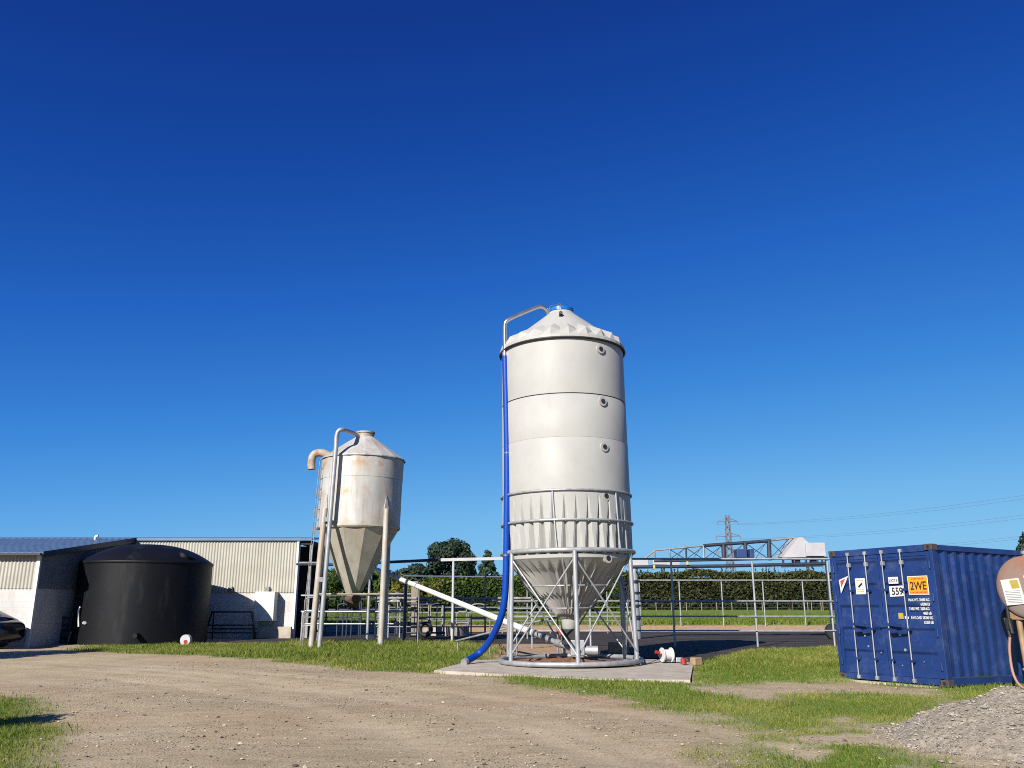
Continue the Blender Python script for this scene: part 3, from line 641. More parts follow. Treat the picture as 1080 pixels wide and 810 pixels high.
# gooseneck filler pipe
Yg = OY - 1.72
gp = [Vector((Xp(337, 680, Yg), Yg, 0.0)), P(354.5, 470, Yg), P(355, 458, Yg), P(357.5, 453.5, Yg), P(362, 453, Yg + .05), P(374.5, 457.5, OY - .55), P(378, 460.5, OY - .4), P(379, 466, OY - .33)]
b = MB(); b.tube(smooth([gp[1], gp[2], gp[3], gp[4], gp[5], gp[6], gp[7]], 2), .082, 14); b.tube([gp[0], gp[1]], .082, 14); b.build('filler_pipe', M['galv'], os_)
for py in (611, 547):
    z = Zp(py, Yg); a = gp[0].lerp(gp[1], (z - gp[0].z) / (gp[1].z - gp[0].z)); b = MB(); b.bar(a + Vector((.05, 0, 0)), opol(1.66, -30, z), .05, .16); b.build('pipe_bracket', M['galv'], os_)
# curved vent duct
Yv = OY - .2
duct = smooth([P(352, 485, Yv), P(344, 478.5, Yv), P(336, 477, Yv), P(330, 480, Yv), P(328.3, 487, Yv), P(328.6, 495, Yv)], 2)
b = MB(); b.tube(duct, .15, 16, cap=False); b.tube(duct, .138, 16, cap=False); b.build('vent_duct', M['rust'], os_)
# ladder up the left side
b = MB(); dgL = -52
for dd in (-5, 5):
    b.tube([opol(OR + .20, dgL + dd, -.05), opol(OR + .10, dgL + dd, zr - .1)], .015, 8)
k = .45
while k < zr - .15:
    rl_ = OR + .20 - .10 * (k + .05) / (zr - .05); b.tube([opol(rl_, dgL - 5, k), opol(rl_, dgL + 5, k)], .013, 6); k += .38
b.build('ladder', M['galv_dull'], os_)

# ------------------------------------------------------------------ black water tank
TX, TY, TR = -15.26, 35.75, 2.59
tk = thing('water_tank', 'big black round plastic water tank with domed top by shed', 'water tank', (TX, TY, 0))
ze = Zp(594, TY - TR * .4); zd = Zp(574.5, TY)
prof = [(TR * (1 - .004 * (z - 1)), z) for z in [i * (ze - .06) / 6 for i in range(7)]]
b = MB(); b.lathe([prof, [(TR - .01, ze - .06), (TR + .012, ze - .03), (TR + .012, ze + .03), (TR - .01, ze + .055), (TR - .04, ze + .07)],
                   [((TR - .04) * q_, ze + .07 + (zd - ze - .07) * (1 - q_ ** 2.5)) for q_ in (1, .96, .9, .8, .7, .6, .5, .4, .3, .2, .1, .01)]], (TX, TY, 0), 96); b.build('tank_shell', M['tank'], tk)
b = MB(); b.M = Matrix.Translation((TX + 1.95, TY - 1.0, ze + .30)) @ Matrix.Rotation(R(28), 4, 'Y'); b.lathe([[(.30, -.12), (.30, .06)], [(.30, .06), (.02, .1)]], n=20); b.build('hatch', M['tank'], tk)
b = MB(); a = P(87.5, 596, TY - .9); c = P(75, 657, TY - 1.6); b.tube([a + Vector((.25, 0, .1)), a, c, Vector((c.x, c.y, 0))], .045, 8); b.build('inlet_pipe', M['black'], tk)
b = MB(); b.tube(smooth([P(83, 661, TY - 2.2), P(82.5, 645, TY - 2.2), P(83.5, 641, TY - 2.2), P(85, 640, TY - 2.2)], 1), .035, 8); b.build('riser_pipe', M['white_pipe'], tk)
b = MB(); b.tube([P(87, 598, TY - .95), P(88, 594, TY - .95)], .07, 8); b.build('pipe_elbow', M['white_pipe'], tk)
b = MB(); b.tube([P(88.5, 657, TY - 2.3), P(89.5, 657, TY - 2.4)], .06, 8); b.build('sight_plug', M['white_pipe'], tk)
b = MB(); b.tube([(TX + .95, TY - TR - .12, .35), (TX + .95, TY - TR + .2, .35)], .09, 12); b.build('outlet_valve', M['tank'], tk)
# white wheel-like reel leaning on the tank
q = G(195, 681, 0); b_ = thing('hose_drum', 'round white drum with red hub in grass before the black tank', 'drum', q)
b = MB(); b.tube([q + Vector((0, -.04, .2)), q + Vector((.02, .14, .2))], .2, 28); b.build('drum', M['cover'], b_)
b = MB(); b.tube([q + Vector((.03, -.06, .14)), q + Vector((.03, -.02, .14))], .075, 16); b.build('hub', M['red'], b_)
# pump by the tank
q = Vector((Xp(73, 670, 34.2), 34.2, 0)); pm = thing('water_pump', 'dark pump and frame standing between shed wall and black tank', 'pump', q)
b = MB(q and Matrix.Translation(q)); 
for sx in (-.3, .3):
    b.tube([(sx, 0, 0), (sx, 0, 1.0)], .035, 8)
b.tube([(-.35, 0, 1.0), (.35, 0, 1.0)], .04, 8); b.tube([(-.35, 0, .72), (.35, 0, .72)], .04, 8); b.build('frame', M['dark_trim'], pm)
b = MB(Matrix.Translation(q)); b.tube([(-.28, .1, .35), (.2, .1, .35)], .2, 14); b.bbox(-.3, .25, -.1, .3, 0, .16, .02); b.build('motor', M['black'], pm)
b = MB(Matrix.Translation(q)); b.tube(smooth([(.2, -.05, .1), (.3, -.1, .35), (.12, -.15, .5), (.05, -.1, .1)]), .03, 8); b.build('pipe', M['galv_dull'], pm)

# ------------------------------------------------------------------ milking shed
WY = 39.5; LX = -17.75; LY = 32.0; WR = Xp(311.5, 620, WY)
sheds = thing('milking_shed', 'long milking shed of white block and cream corrugated sheet', 'shed', (-14, WY, 0))
zc1 = Zp(623.5, WY); zw = Zp(571.5, WY); zc0 = Zp(619, LY); ze0 = Zp(586, LY)
b = MB(); b.box(-32, LX, LY, LY + .2, -.2, zc0); b.build('block_wall', M['block'], sheds)
b = MB(); b.box(LX - .2, LX + .001, LY + .2, WY, -.2, zc0); b.build('block_wall', M['block'], sheds)
b = MB(); b.box(LX, WR, WY, WY + .2, -.2, zc1 + .02); b.build('block_wall', M['block'], sheds)
def corr(p0, p1, z0, z1, nrm, period=.135, amp=.022, z1b=None):
    p0 = Vector(p0); p1 = Vector(p1); nrm = Vector(nrm); Ln = (p1 - p0).length; n = int(Ln / period * 6); mb = MB(); vs = []
    for i in range(n + 1):
        t = i / n; p = p0.lerp(p1, t) + nrm * (amp * math.cos(2 * math.pi * t * Ln / period)); zt = z1 if z1b is None else z1 + (z1b - z1) * t
        vs += [(p.x, p.y, z0), (p.x, p.y, zt)]
    return mb.add(vs, [(2 * i, 2 * i + 2, 2 * i + 3, 2 * i + 1) for i in range(n)], True)
corr((-32, LY - .03, 0), (LX, LY - .03, 0), zc0 - .06, ze0 + .06, (0, -1, 0)).build('cladding', M['clad'], sheds)
corr((LX + .03, LY, 0), (LX + .03, WY, 0), zc0 - .06, ze0 + .03, (1, 0, 0), z1b=zw + .03).build('cladding', M['clad_shaded'], sheds)
corr((LX, WY - .04, 0), (WR, WY - .04, 0), zc1 - .06, zw + .05, (0, -1, 0)).build('cladding', M['clad'], sheds)
b = MB(); b.box(WR - .03, WR + .07, WY - .09, WY + .22, -.1, zw + .02); b.build('corner_flashing', M['white'], sheds); b = MB(); b.box(LX - .06, LX + .07, LY - .08, LY + .02, -.1, ze0 + .02); b.build('corner_flashing', M['white'], sheds)
# lean-to roof on the left block and main roof
def roof_sheet(pts, th, name):
    mb = MB(); mb.extrude(pts, (0, 0, -th)); return mb.build(name, M['galv_roof'], sheds)
corrz = .03
roof_sheet([(-32, LY - .25, ze0 + .10), (LX + .22, LY - .25, ze0 + .10), (LX + .22, WY, zw + .16), (-32, WY, zw + .16)], .06, 'roof')
b = MB()
for i in range(48):
    x = -31.8 + i * .3; b.bar((x, LY - .24, ze0 + .103), (x, WY, zw + .163), .08, .012)
b.build('roof_ribs', M['galv_roof'], sheds)
roof_sheet([(-32, WY + .01, zw + .17), (Xp(331, 570, WY), WY + .01, zw + .17), (Xp(331, 570, WY), WY + 7, zw + .75), (-32, WY + 7, zw + .75)], .07, 'roof')
b = MB(); b.box(LX + .3, Xp(329, 570, WY), WY - .16, WY - .02, zw + .05, zw + .17); b.build('gutter', M['galv_roof'], sheds); b = MB(); b.box(-32, LX + .2, LY - .38, LY - .26, ze0 - .0, ze0 + .08); b.build('gutter', M['dark_trim'], sheds)
b = MB(); b.extrude([(LX + .225, LY - .26, ze0 - .06), (LX + .225, LY - .26, ze0 + .14), (LX + .225, WY, zw + .20), (LX + .225, WY, zw - .02)], (.03, 0, 0)); b.extrude([(LX + .05, LY - .2, ze0 + .0), (LX + .22, LY - .2, ze0 + .0), (LX + .22, WY, zw + .04), (LX + .05, WY, zw + .04)], (0, 0, .02)); b.build('barge_board', M['dark_trim'], sheds)
# open bay at the right end
xr = Xp(331, 570, WY)
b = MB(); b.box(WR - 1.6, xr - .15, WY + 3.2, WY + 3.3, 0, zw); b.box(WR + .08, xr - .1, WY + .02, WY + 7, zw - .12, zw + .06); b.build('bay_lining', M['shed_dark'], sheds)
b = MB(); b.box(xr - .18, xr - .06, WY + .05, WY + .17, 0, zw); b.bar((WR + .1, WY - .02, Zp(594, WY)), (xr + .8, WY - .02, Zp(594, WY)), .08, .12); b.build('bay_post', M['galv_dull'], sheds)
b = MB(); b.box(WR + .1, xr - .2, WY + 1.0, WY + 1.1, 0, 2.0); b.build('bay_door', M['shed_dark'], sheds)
# vent pipe, lights
q = P(100, 572, WY - .8); b = MB(); b.tube([q - Vector((0, 0, .25)), q + Vector((0, 0, .14))], .04, 10); b.tube(smooth([q + Vector((0, 0, .12)), q + Vector((0, 0, .25)), q + Vector((.12, 0, .3))], 1), .065, 10); b.build('roof_vent', M['white_pipe'], sheds)
q = P(93, 590, 36.8); b = MB(); b.M = Matrix.Translation((LX + .25, q.y, q.z)); b.bbox(-.2, .25, -.2, .2, -.06, .04, .015); b.build('flood_lamp', M['white'], sheds)
q = P(101, 581, 36.8); b = MB(); b.M = Matrix.Translation((LX + .35, q.y + 1, q.z)); b.tube([(-.3, 0, 0), (.2, 0, 0)], .22, 16); b.bar((-.3, 0, -.2), (.1, 0, -.2), .1, .06); b.build('exhaust_fan', M['black'], sheds)
b = MB(); x0, x1 = Xp(268, 640, WY - .6), Xp(289, 640, WY - .6); b.bbox(x0, x1, WY - .62, WY - .001, Zp(655, WY - .6), Zp(624, WY - .6), .01); b.build('wall_cabinet', M['white'], sheds)
b = MB(); x0, x1 = Xp(264, 665, WY - .4), Xp(307, 665, WY - .4); b.box(x0, x1, WY - .45, WY - .25, -.1, Zp(661, WY - .4)); b.build('kerb_wall', M['concrete'], sheds)
for px in (282, 243): b = MB(); q = P(px, 622, WY - .12); b.bbox(q.x - .09, q.x + .09, WY - .2, WY - .03, q.z - .1, q.z + .14, .01); b.build('wall_bracket', M['galv_dull'], sheds)
# steel stand in the tank's shadow
q = Vector((Xp(243, 665, 38.2), 38.2, 0)); st = thing('steel_stand', 'black steel trestle stand in shade between tank and white cabinet', 'stand', q)
b = MB(Matrix.Translation(q)); W2 = 1.02
b.bar((-W2 + .1, 0, 1.18), (W2 - .1, 0, 1.18), .07, .07); b.bar((-W2, 0, .62), (W2, 0, .62), .06, .06); b.bar((-W2, .5, .45), (W2, .5, .45), .06, .06); b.bar((-W2 - .2, 0, .3), (W2 + .2, 0, .3), .06, .06); b.build('rails', M['dark_trim'], st)
for sx in (-1, 1):
    for dy, dx in ((0, .25), (.5, .02)): b = MB(Matrix.Translation(q)); b.bar((sx * (W2 - .15), dy * .4, 1.18), (sx * (W2 + dx - .1), dy, 0), .06, .06); b.build('leg', M['dark_trim'], st)

# parked car at the left edge
cr = Vector((-19.72, 30.6, .0)); car = thing('parked_car', 'dark car parked by the white shed wall, rear end showing', 'car', cr)
def car_body(stations, n=20, e=3.2):
    vs = []
    for (x, z0, z1, w) in stations:
        for k in range(n):
            a = 2 * math.pi * k / n; c, s = math.cos(a), math.sin(a)
            vs.append((x, w * math.copysign(abs(c) ** (2 / e), c), (z0 + z1) / 2 + (z1 - z0) / 2 * math.copysign(abs(s) ** (2 / e), s)))
    m = len(stations); fs = [(i * n + k, i * n + (k + 1) % n, (i + 1) * n + (k + 1) % n, (i + 1) * n + k) for i in range(m - 1) for k in range(n)]
    return vs, fs + [tuple(range(n)), tuple(range((m - 1) * n, m * n))]
TM = Matrix.Translation(cr)
v, f = car_body([(-2.2, .35, .6, .6), (-2.12, .25, .75, .78), (-1.3, .18, .88, .86), (-.4, .16, .93, .88), (1.0, .16, .97, .88), (1.6, .16, .98, .88), (1.9, .18, .97, .87), (2.05, .2, .93, .85), (2.13, .24, .86, .82), (2.17, .3, .74, .77)], n=28, e=4.5)
b = MB(TM); b.add(v, f, True); b.build('body', M['car'], car)
v, f = car_body([(-1.1, .85, .92, .62), (-.4, .85, 1.38, .66), (.2, .85, 1.46, .67), (1.15, .85, 1.42, .66), (1.98, .85, 1.0, .62)], e=2.8); b = MB(TM); b.add(v, f, True); b.build('cabin', M['glass'], car)
for x in (-1.35, 1.3):
    for y in (-.80, .80):
        b = MB(TM); b.tube([(x, y - .1, .31), (x, y + .1, .31)], .31, 24); wl = b.build('wheel', M['black'], car)
        b = MB(TM); b.tube([(x, y - .105, .31), (x, y + .105, .31)], .19, 18); b.build('rim', M['galv_dull'], wl)
for s in (-1, 1): b = MB(TM); b.bbox(1.78, 2.05, s * .80 - .06, s * .80 + .06, .52, .74, .02); b.build('tail_lamp', M['lamp'], car)

# ------------------------------------------------------------------ container
cx, cy, cz, yaw, rol, pit = 7.99, 16.169, .035, 1.068, .007, -.012
ex = Vector((math.cos(yaw), -math.sin(yaw), rol)).normalized(); ey = Vector((math.sin(yaw), math.cos(yaw), pit)).normalized(); ez = ex.cross(ey)
if ez.z < 0: ez = -ez
O = Vector((cx, cy, cz)) - ex * 2.44
CM = Matrix(((ex.x, ey.x, ez.x, O.x), (ex.y, ey.y, ez.y, O.y), (ex.z, ey.z, ez.z, O.z), (0, 0, 0, 1)))
Wc, Lc, Hc = 2.44, 6.06, 2.59
ct = thing('shipping_container', 'blue corrugated steel shipping container with locking bars and orange placard', 'container', O)
B_ = lambda: MB(CM)
# corrugated walls
def cwall(fn, Ln, z0, z1, period=.285, dep=.036):
    xs = []; x = .12
    while x < Ln - .12:
        xs += [(x, 0), (x + period * .26, 0), (x + period * .50, dep), (x + period * .76, dep)]; x += period
    xs = [(0.06, 0)] + [q for q in xs if q[0] < Ln - .08] + [(Ln - .06, 0)]
    mb = B_(); vs = []
    for (s, dd) in xs: vs += [fn(s, dd, z0), fn(s, dd, z1)]
    return mb.add(vs, [(2 * i, 2 * i + 2, 2 * i + 3, 2 * i + 1) for i in range(len(xs) - 1)])
cwall(lambda s, dd, z: (Wc - .03 - dd, s, z), Lc, .14, Hc - .09).build('side_wall', M['contblue'], ct)
cwall(lambda s, dd, z: (.03 + dd, s, z), Lc, .14, Hc - .09).build('side_wall', M['contblue'], ct)
cwall(lambda s, dd, z: (s, Lc - .03 - dd, z), Wc, .14, Hc - .09).build('end_wall', M['contblue'], ct)
b = B_(); b.box(.03, Wc - .03, .05, Lc - .05, Hc - .05, Hc - .02); b.build('roof', M['contblue'], ct)
b = B_(); b.box(.02, Wc - .02, .1, Lc - .05, .13, .16); b.build('floor', M['contdark'], ct)
for x0 in (0.0, Wc - .08):
    b = B_(); b.box(x0 + .012, x0 + .068, .1, Lc - .1, Hc - .11, Hc - .012); b.build('top_rail', M['contblue'], ct)
    b = B_(); b.box(x0 + .012, x0 + .068, .1, Lc - .1, .02, .15); b.build('bottom_rail', M['contblue'], ct)
    for y0 in (0, Lc - .12):
        b = B_(); b.bbox(x0 + .002, x0 + .078, y0 + .004, y0 + .116, .115, Hc - .115, .008); b.build('corner_post', M['contblue'], ct)
for x0 in (-.006, Wc - .156):
    for y0 in (-.006, Lc - .17):
        for z0 in (0, Hc - .115):
            b = B_(); b.bbox(x0, x0 + .162, y0, y0 + .178, z0, z0 + .118, .01); o = b.build('corner_casting', M['contdark'], ct)
            if y0 < 0: b = B_(); b.tube([(x0 + .08, y0 - .002, z0 + .058), (x0 + .08, y0 + .02, z0 + .058)], .035, 14); b.build('lifting_hole', M['black'], o)
b = B_(); b.box(.16, Wc - .16, .004, .1, Hc - .13, Hc - .004); b.build('header', M['contblue'], ct)
b = B_(); b.box(.16, Wc - .16, .0, .1, .02, .13); b.build('sill', M['contblue'], ct)
def door(x0, x1):
    mb = B_(); z0, z1 = .135, Hc - .135
    mb.box(x0, x0 + .07, .02, .075, z0, z1); mb.box(x1 - .07, x1, .02, .075, z0, z1); mb.box(x0 + .07, x1 - .07, .022, .075, z0, z0 + .07); mb.box(x0 + .07, x1 - .07, .022, .075, z1 - .07, z1)
    prof = []; n = 5; zz0, zz1 = z0 + .07, z1 - .07; st_ = (zz1 - zz0) / n
    for i in range(n):
        a = zz0 + i * st_; prof += [(a + .0, .034), (a + st_ * .36, .034), (a + st_ * .46, .068), (a + st_ * .78, .068), (a + st_ * .90, .034)]
    prof.append((zz1, .034)); vs = []
    for (z, y) in prof: vs += [(x0 + .07, y, z), (x1 - .07, y, z)]
    mb.add(vs, [(2 * i, 2 * i + 1, 2 * i + 3, 2 * i + 2) for i in range(len(prof) - 1)])
    dr = mb.build('door', M['contblue'], ct); return dr
dL = door(.085, 1.195); dR = door(1.205, 2.355)
for dr, xs in ((dL, (.50, .93)), (dR, (1.33, 1.76))):
    for x in xs:
        mb = B_(); mb.tube([(x, -.035, .03), (x, -.035, Hc - .07)], .013, 10); mb2 = B_()
        for z in (.07, Hc - .09): mb.bbox(x - .03, x + .03, -.05, .003, z - .04, z + .03, .008)
        for z in (.42, 1.0, 1.75): mb2.bbox(x - .04, x + .04, -.052, .02, z - .025, z + .025, .006)
        mb.bbox(x - .03, x + .03, -.05, .02, Hc - .36, Hc - .28, .006); o = mb.build('lock_bar', M['galv'], dr); mb2.build('bar_bracket', M['contblue'], o)
    mb = B_(); x = xs[0]; s = 1 if dr is dL else 1
    xa = xs[1]; mb.bar((xa, -.055, .98), (xa - .34, -.06, .95), .03, .035); mb.bar((xs[0], -.06, 1.10), (xs[0] + .30, -.065, 1.08), .03, .035); mb.bbox(xs[1] - .40, xs[1] - .28, -.05, .02, .92, 1.0, .01); mb.build('handle', M['contblue'], dr)
    xh = .09 if dr is dL else 2.35
    for z in (.35, .95, 1.6, 2.2): mb = B_(); mb.tube([(xh, .0, z - .07), (xh, .0, z + .07)], .022, 8); mb.build('hinge', M['contblue'], dr)
mb = B_(); mb.bbox(1.10, 1.30, -.02, .019, 1.03, 1.2, .01); mb.build('lock_box', M['contblue'], dR)
# writing and placards
def text(body, x, z, size, mat, parent, y=.014, align='CENTER', sx=1.0, name='lettering'):
    cu = bpy.data.curves.new(name, 'FONT'); cu.body = body; cu.size = size; cu.align_x = align; cu.extrude = .001; cu.offset = size * .02
    to = bpy.data.objects.new('tmp', cu); C.objects.link(to); bpy.context.view_layer.update()
    me = bpy.data.meshes.new_from_object(to.evaluated_get(bpy.context.evaluated_depsgraph_get())); bpy.data.objects.remove(to)
    mb = MB(CM); mb.add([(x + v.co.x * sx, y - v.co.z, z + v.co.y) for v in me.vertices], [tuple(p.vertices) for p in me.polygons])
    return mb.build(name, mat, parent)
def plate(x0, x1, z0, z1, mat, parent, y=.014, name='placard', skew=0):
    mb = B_(); mb.extrude([(x0, y, z0 + skew), (x1, y, z0), (x1, y, z1), (x0, y, z1 + skew)], (0, .006, 0)); return mb.build(name, mat, parent)
p_ = plate(1.84, 2.25, 1.66, 1.99, M['orange'], dR); plate(1.828, 2.262, 1.648, 2.002, M['white'], dR, y=.018, name='placard_border')
text('2WE', 2.05, 1.745, .215, M['ink'], dR, y=.012, sx=.80)
def glyphs(x0, x1, z, h, mat, parent, y=.012, n=9):
    mb = B_(); wd = (x1 - x0) / n; rr = random.Random(int(x0 * 100 + z * 1000))
    for i in range(n):
        a = x0 + i * wd; mb.extrude([(a, y, z), (a + wd * rr.uniform(.5, .8), y, z), (a + wd * rr.uniform(.5, .8), y, z + h * rr.uniform(.7, 1)), (a, y, z + h)], (0, .001, 0))
    return mb.build('small_print', mat, parent)
glyphs(1.92, 2.18, 1.935, .03, M['redink'], dR); glyphs(1.87, 2.24, 1.68, .03, M['redink'], dR, n=13)
plate(1.40, 1.62, 1.87, 2.0, M['white'], dR); text('UC15', 1.51, 1.90, .085, M['ink'], dR, y=.012, sx=.95)
plate(1.40, 1.73, 1.63, 1.83, M['white'], dR, skew=-.01); text('559', 1.575, 1.655, .20, M['ink'], dR, y=.012, sx=.86)
for i, (t, xe) in enumerate((('MAX.WT. 30480 KG', 2.29), ('67200 LB', 2.29), ('TARE WT. 2200 KG', 2.27), ('4850 LB', 2.30), ('PAYLOAD 28280 KG', 2.32), ('62350 LB', 2.32))):
    text(t, xe - .04, 1.53 - i * .083, .072, M['white'], dR, y=.0335 if False else .018, align='RIGHT', sx=.72)
plate(1.54, 1.65, 1.20, 1.31, M['ochre'], dR, name='yellow_label'); glyphs(1.68, 1.78, 1.2, .05, M['white'], dR, n=3)
p_ = plate(.60, .84, 1.68, 2.0, M['white'], dL, name='warning_label')
mb = B_(); mb.M = CM @ Matrix.Translation((.72, .012, 1.86)) @ Matrix.Rotation(R(-38), 4, 'Y'); mb.box(-.06, .06, 0, .001, -.02, .02); mb.build('pictogram', M['ink'], dL)
for z in (1.945, 1.76, 1.72): glyphs(.64, .80, z, .028, M['ochre'], dL, n=6)
mb = B_(); mb.extrude([(.19, .012, 1.98), (.44, .012, 2.06), (.215, .012, 1.70)], (0, .004, 0)); mb.build('pennant_decal', M['white'], dL)
mb = B_(); mb.extrude([(.225, .0105, 1.965), (.36, .0105, 2.005), (.235, .0105, 1.82)], (0, .001, 0)); mb.build('pennant_centre', M['redink'], dL)
mb = B_()
for (x, z, s) in ((1.52, .90, .022), (1.60, .62, .028), (1.05, .55, .015), (.76, .66, .02), (.70, .86, .018), (.9, .3, .012), (1.5, .33, .012), (1.98, .42, .01)):
    mb.tube([(x, .03, z), (x, .020, z)], s, 9)
mb.build('paint_scuffs', M['galv'], dR)
# blocks under the container
b = B_(); b.box(.3, 2.2, -.1, .5, -.16, -.005); tag(b.build('timber_packer', M['concrete'], root=O), 'flat concrete packer under the container door sill', 'packer')

# ------------------------------------------------------------------ fuel tank on its stand
perp = Vector((ex.x, ex.y, 0)).normalized(); along = Vector((ey.x, ey.y, 0)).normalized()
fq = Vector((Xp(1082, 617, 15.75), 15.75, 0)); zq = Zp(619, 15.75); fr = .555
ft = thing('fuel_tank', 'faded red farm fuel tank on tan legs beside the blue container', 'fuel tank', fq)
c0 = fq + Vector((0, 0, zq)); c1 = c0 + along * 1.9
pr = []; b = MB()
b.tube([c0, c1], fr, 48, cap=False)
u = perp; wv = Vector((0, 0, 1))
def dome(c, dr, mb):
    vs = []; n = 48; rings = 6
    for i in range(rings + 1):
        t = i / rings; rr = fr * math.cos(t * math.pi / 2 * .999); hh = .07 * math.sin(t * math.pi / 2)
        for k in range(n):
            a = 2 * math.pi * k / n; vs.append(c + dr * hh + (u * math.cos(a) + wv * math.sin(a)) * rr)
    mb.add(vs, [(i * n + k, i * n + (k + 1) % n, (i + 1) * n + (k + 1) % n, (i + 1) * n + k) for i in range(rings) for k in range(n)], True)
dome(c0, -along, b); dome(c1, along, b); b.build('tank_shell', M['diesel'], ft)
b = MB(); b.tube([c0 + wv * (fr - .02) + along * .12, c0 + wv * (fr + .05) + along * .12], .05, 14); b.tube([c0 + wv * (fr + .04) + along * .12, c0 + wv * (fr + .10) + along * .12], .07, 14); b.build('filler_cap', M['galv'], ft)
FM = Matrix(((perp.x, along.x, 0, c0.x), (perp.y, along.y, 0, c0.y), (0, 0, 1, c0.z), (0, 0, 0, 1)))
def fplate(pts, mat, name, y=-.078):
    mb = MB(FM); mb.extrude([(x, y, z) for x, z in pts], (0, .03, 0)); return mb.build(name, mat, ft)
fplate([(-.42, .13), (-.08, .16), (-.0, -.30), (-.36, -.33)], M['white'], 'instruction_placard')
fplate([(-.25, .12), (-.10, .135), (-.07, -.02), (-.22, -.03)], M['ochre'], 'yellow_panel', -.080)
fplate([(0.02, .20), (.14, .20), (.15, .13), (.03, .13)], M['white'], 'small_label')
mb = MB(FM)
for i in range(8): mb.extrude([(-.36 + .006 * i, -.081, -.07 - .03 * i), (-.08 + .004 * i, -.081, -.06 - .03 * i), (-.08 + .004 * i, -.081, -.068 - .03 * i), (-.36 + .006 * i, -.081, -.078 - .03 * i)], (0, .001, 0))
mb.build('small_print', M['galv_dull'], ft)
mb = MB(FM); mb.bbox(.05, .6, -.09, -.06, -fr - .02, -fr + .03, .008); mb.build('yellow_strap', M['yellow'], ft)
for (x, y, dx, dy) in ((-.30, .12, .06, -.05), (.30, .12, .16, -.05), (-.30, 1.7, -.12, .1), (.30, 1.7, .12, .1)):
    mb = MB(FM); mb.tube([(x, y, -fr + .1), (x + dx, y + dy, -zq - .05)], .052, 10); mb.build('leg', M['tan_post'], ft)
for y0 in (.04, 1.62): mb = MB(FM); mb.bbox(-.42, .42, y0, y0 + .16, -fr - .03, -fr + .12, .01); mb.build('cradle', M['tan_post'], ft)
mb = MB(FM); mb.tube([(-.34, .1, -zq + .35), (.40, .1, -zq + .35)], .025, 8); mb.build('cross_bar', M['tan_post'], ft)
mb = MB(FM); mb.bbox(-.46, -.36, -.06, .04, -fr - .22, -fr + .0, .02); mb.tube([(-.40, -.02, -fr - .05), (-.32, -.10, -fr - .28)], .03, 8); mb.tube([(-.48, -.02, -fr + .0), (-.42, -.02, -fr - .34)], .028, 8); mb.tube([(-.40, -.02, -fr + .2), (-.40, -.02, -fr - .05)], .03, 8); mb.build('nozzle', M['black'], ft)
hp = smooth([FM @ Vector((-.42, -.02, -fr - .3)), FM @ Vector((-.47, -.04, -fr - .6)), FM @ Vector((-.44, -.08, -zq + .25)), FM @ Vector((-.28, -.16, -zq + .05)), FM @ Vector((-.05, -.2, -zq + .03)), FM @ Vector((.2, -.1, -zq + .1)), FM @ Vector((.25, .02, -fr - .5)), FM @ Vector((.18, .05, -fr + .05))])
mb = MB(); mb.tube(hp, .024, 10); mb.build('hose', M['pinkhose'], ft)

# ------------------------------------------------------------------ yard fences and rails
def fence(name, label, posts, rails, Yf, cat='fence', mat='galv_dull', rp=.038, rr=.027, z0=0.0):
    """posts: [(px, top_py or z)], rails: [(px0, px1, py, radius|None)] seen at distance Yf"""
    xs = [Xp(p[0], 650, Yf) for p in posts]; t = thing(name, label, cat, (sum(xs) / len(xs), Yf, z0))
    for px, top in posts:
        z = Zp(top, Yf); x = Xp(px, top, Yf); b = MB(); b.tube([(x, Yf, z0 - .1), (x, Yf, z)], rp, 10); b.build('post', M[mat], t)
    for r_ in rails:
        px0, px1, py = r_[:3]; rad = r_[3] if len(r_) > 3 else rr; zz = Zp(py, Yf); zz1 = Zp(r_[4], Yf) if len(r_) > 4 else zz
        b = MB(); b.tube([(Xp(px0, py, Yf), Yf - .06, zz), (Xp(px1, py, Yf), Yf - .06, zz1)], rad, 8); b.build('rail', M[mat], t)
    return t
fence('pipe_fence', 'tall grey pipe rail fence along the yard behind the grass bank', [(561, 632), (622, 632), (707.5, 589), (793, 592), (872, 589), (950, 589)],
      [(664, 1000, 589.5, .038), (540, 1000, 634), (540, 1000, 650), (540, 1000, 665)], 31.2, mat='galv')
fence('pipe_fence', 'pale pipe fence on the far side of the yard before the hedge', [(674, 612), (716, 612), (760.5, 612), (804, 612), (846, 612), (888, 612), (930, 612)],
      [(668, 960, 612, .04)], 50.4, mat='galv', z0=.3)
fence('yard_fence', 'grey pipe fence with doubled top rail left of the tall silo', [(400, 629), (441, 629), (479, 629), (512, 605), (556, 607)],
      [(396, 560, 631, .06), (396, 560, 634.5, .04), (470, 560, 642), (396, 560, 651), (396, 560, 661)], 38.2)
fence('yard_fence', 'pale far yard fence seen between the two silos', [(400, 624), (420, 624), (437, 624), (466, 640), (492, 640), (530, 624), (580, 624), (640, 624), (668, 624)],
      [(340, 440, 626.5, .05), (400, 670, 640.5), (400, 670, 646), (330, 670, 655)], 45.5)
fence('yard_fence', 'low rusty pipe rail fence behind the old silo legs', [(340, 628), (397, 628), (427, 617)],
      [(318, 430, 628, .035), (318, 430, 645, .04), (318, 430, 658, .035)], 35.6, mat='galv')
fence('yard_fence', 'dark pipe rail fence beneath the old silo cone', [(345, 632), (363, 632), (380, 632), (402, 632), (418, 632)],
      [(328, 430, 632, .04), (328, 430, 643, .05), (328, 430, 651, .03)], 41.5, mat='dark_steel')
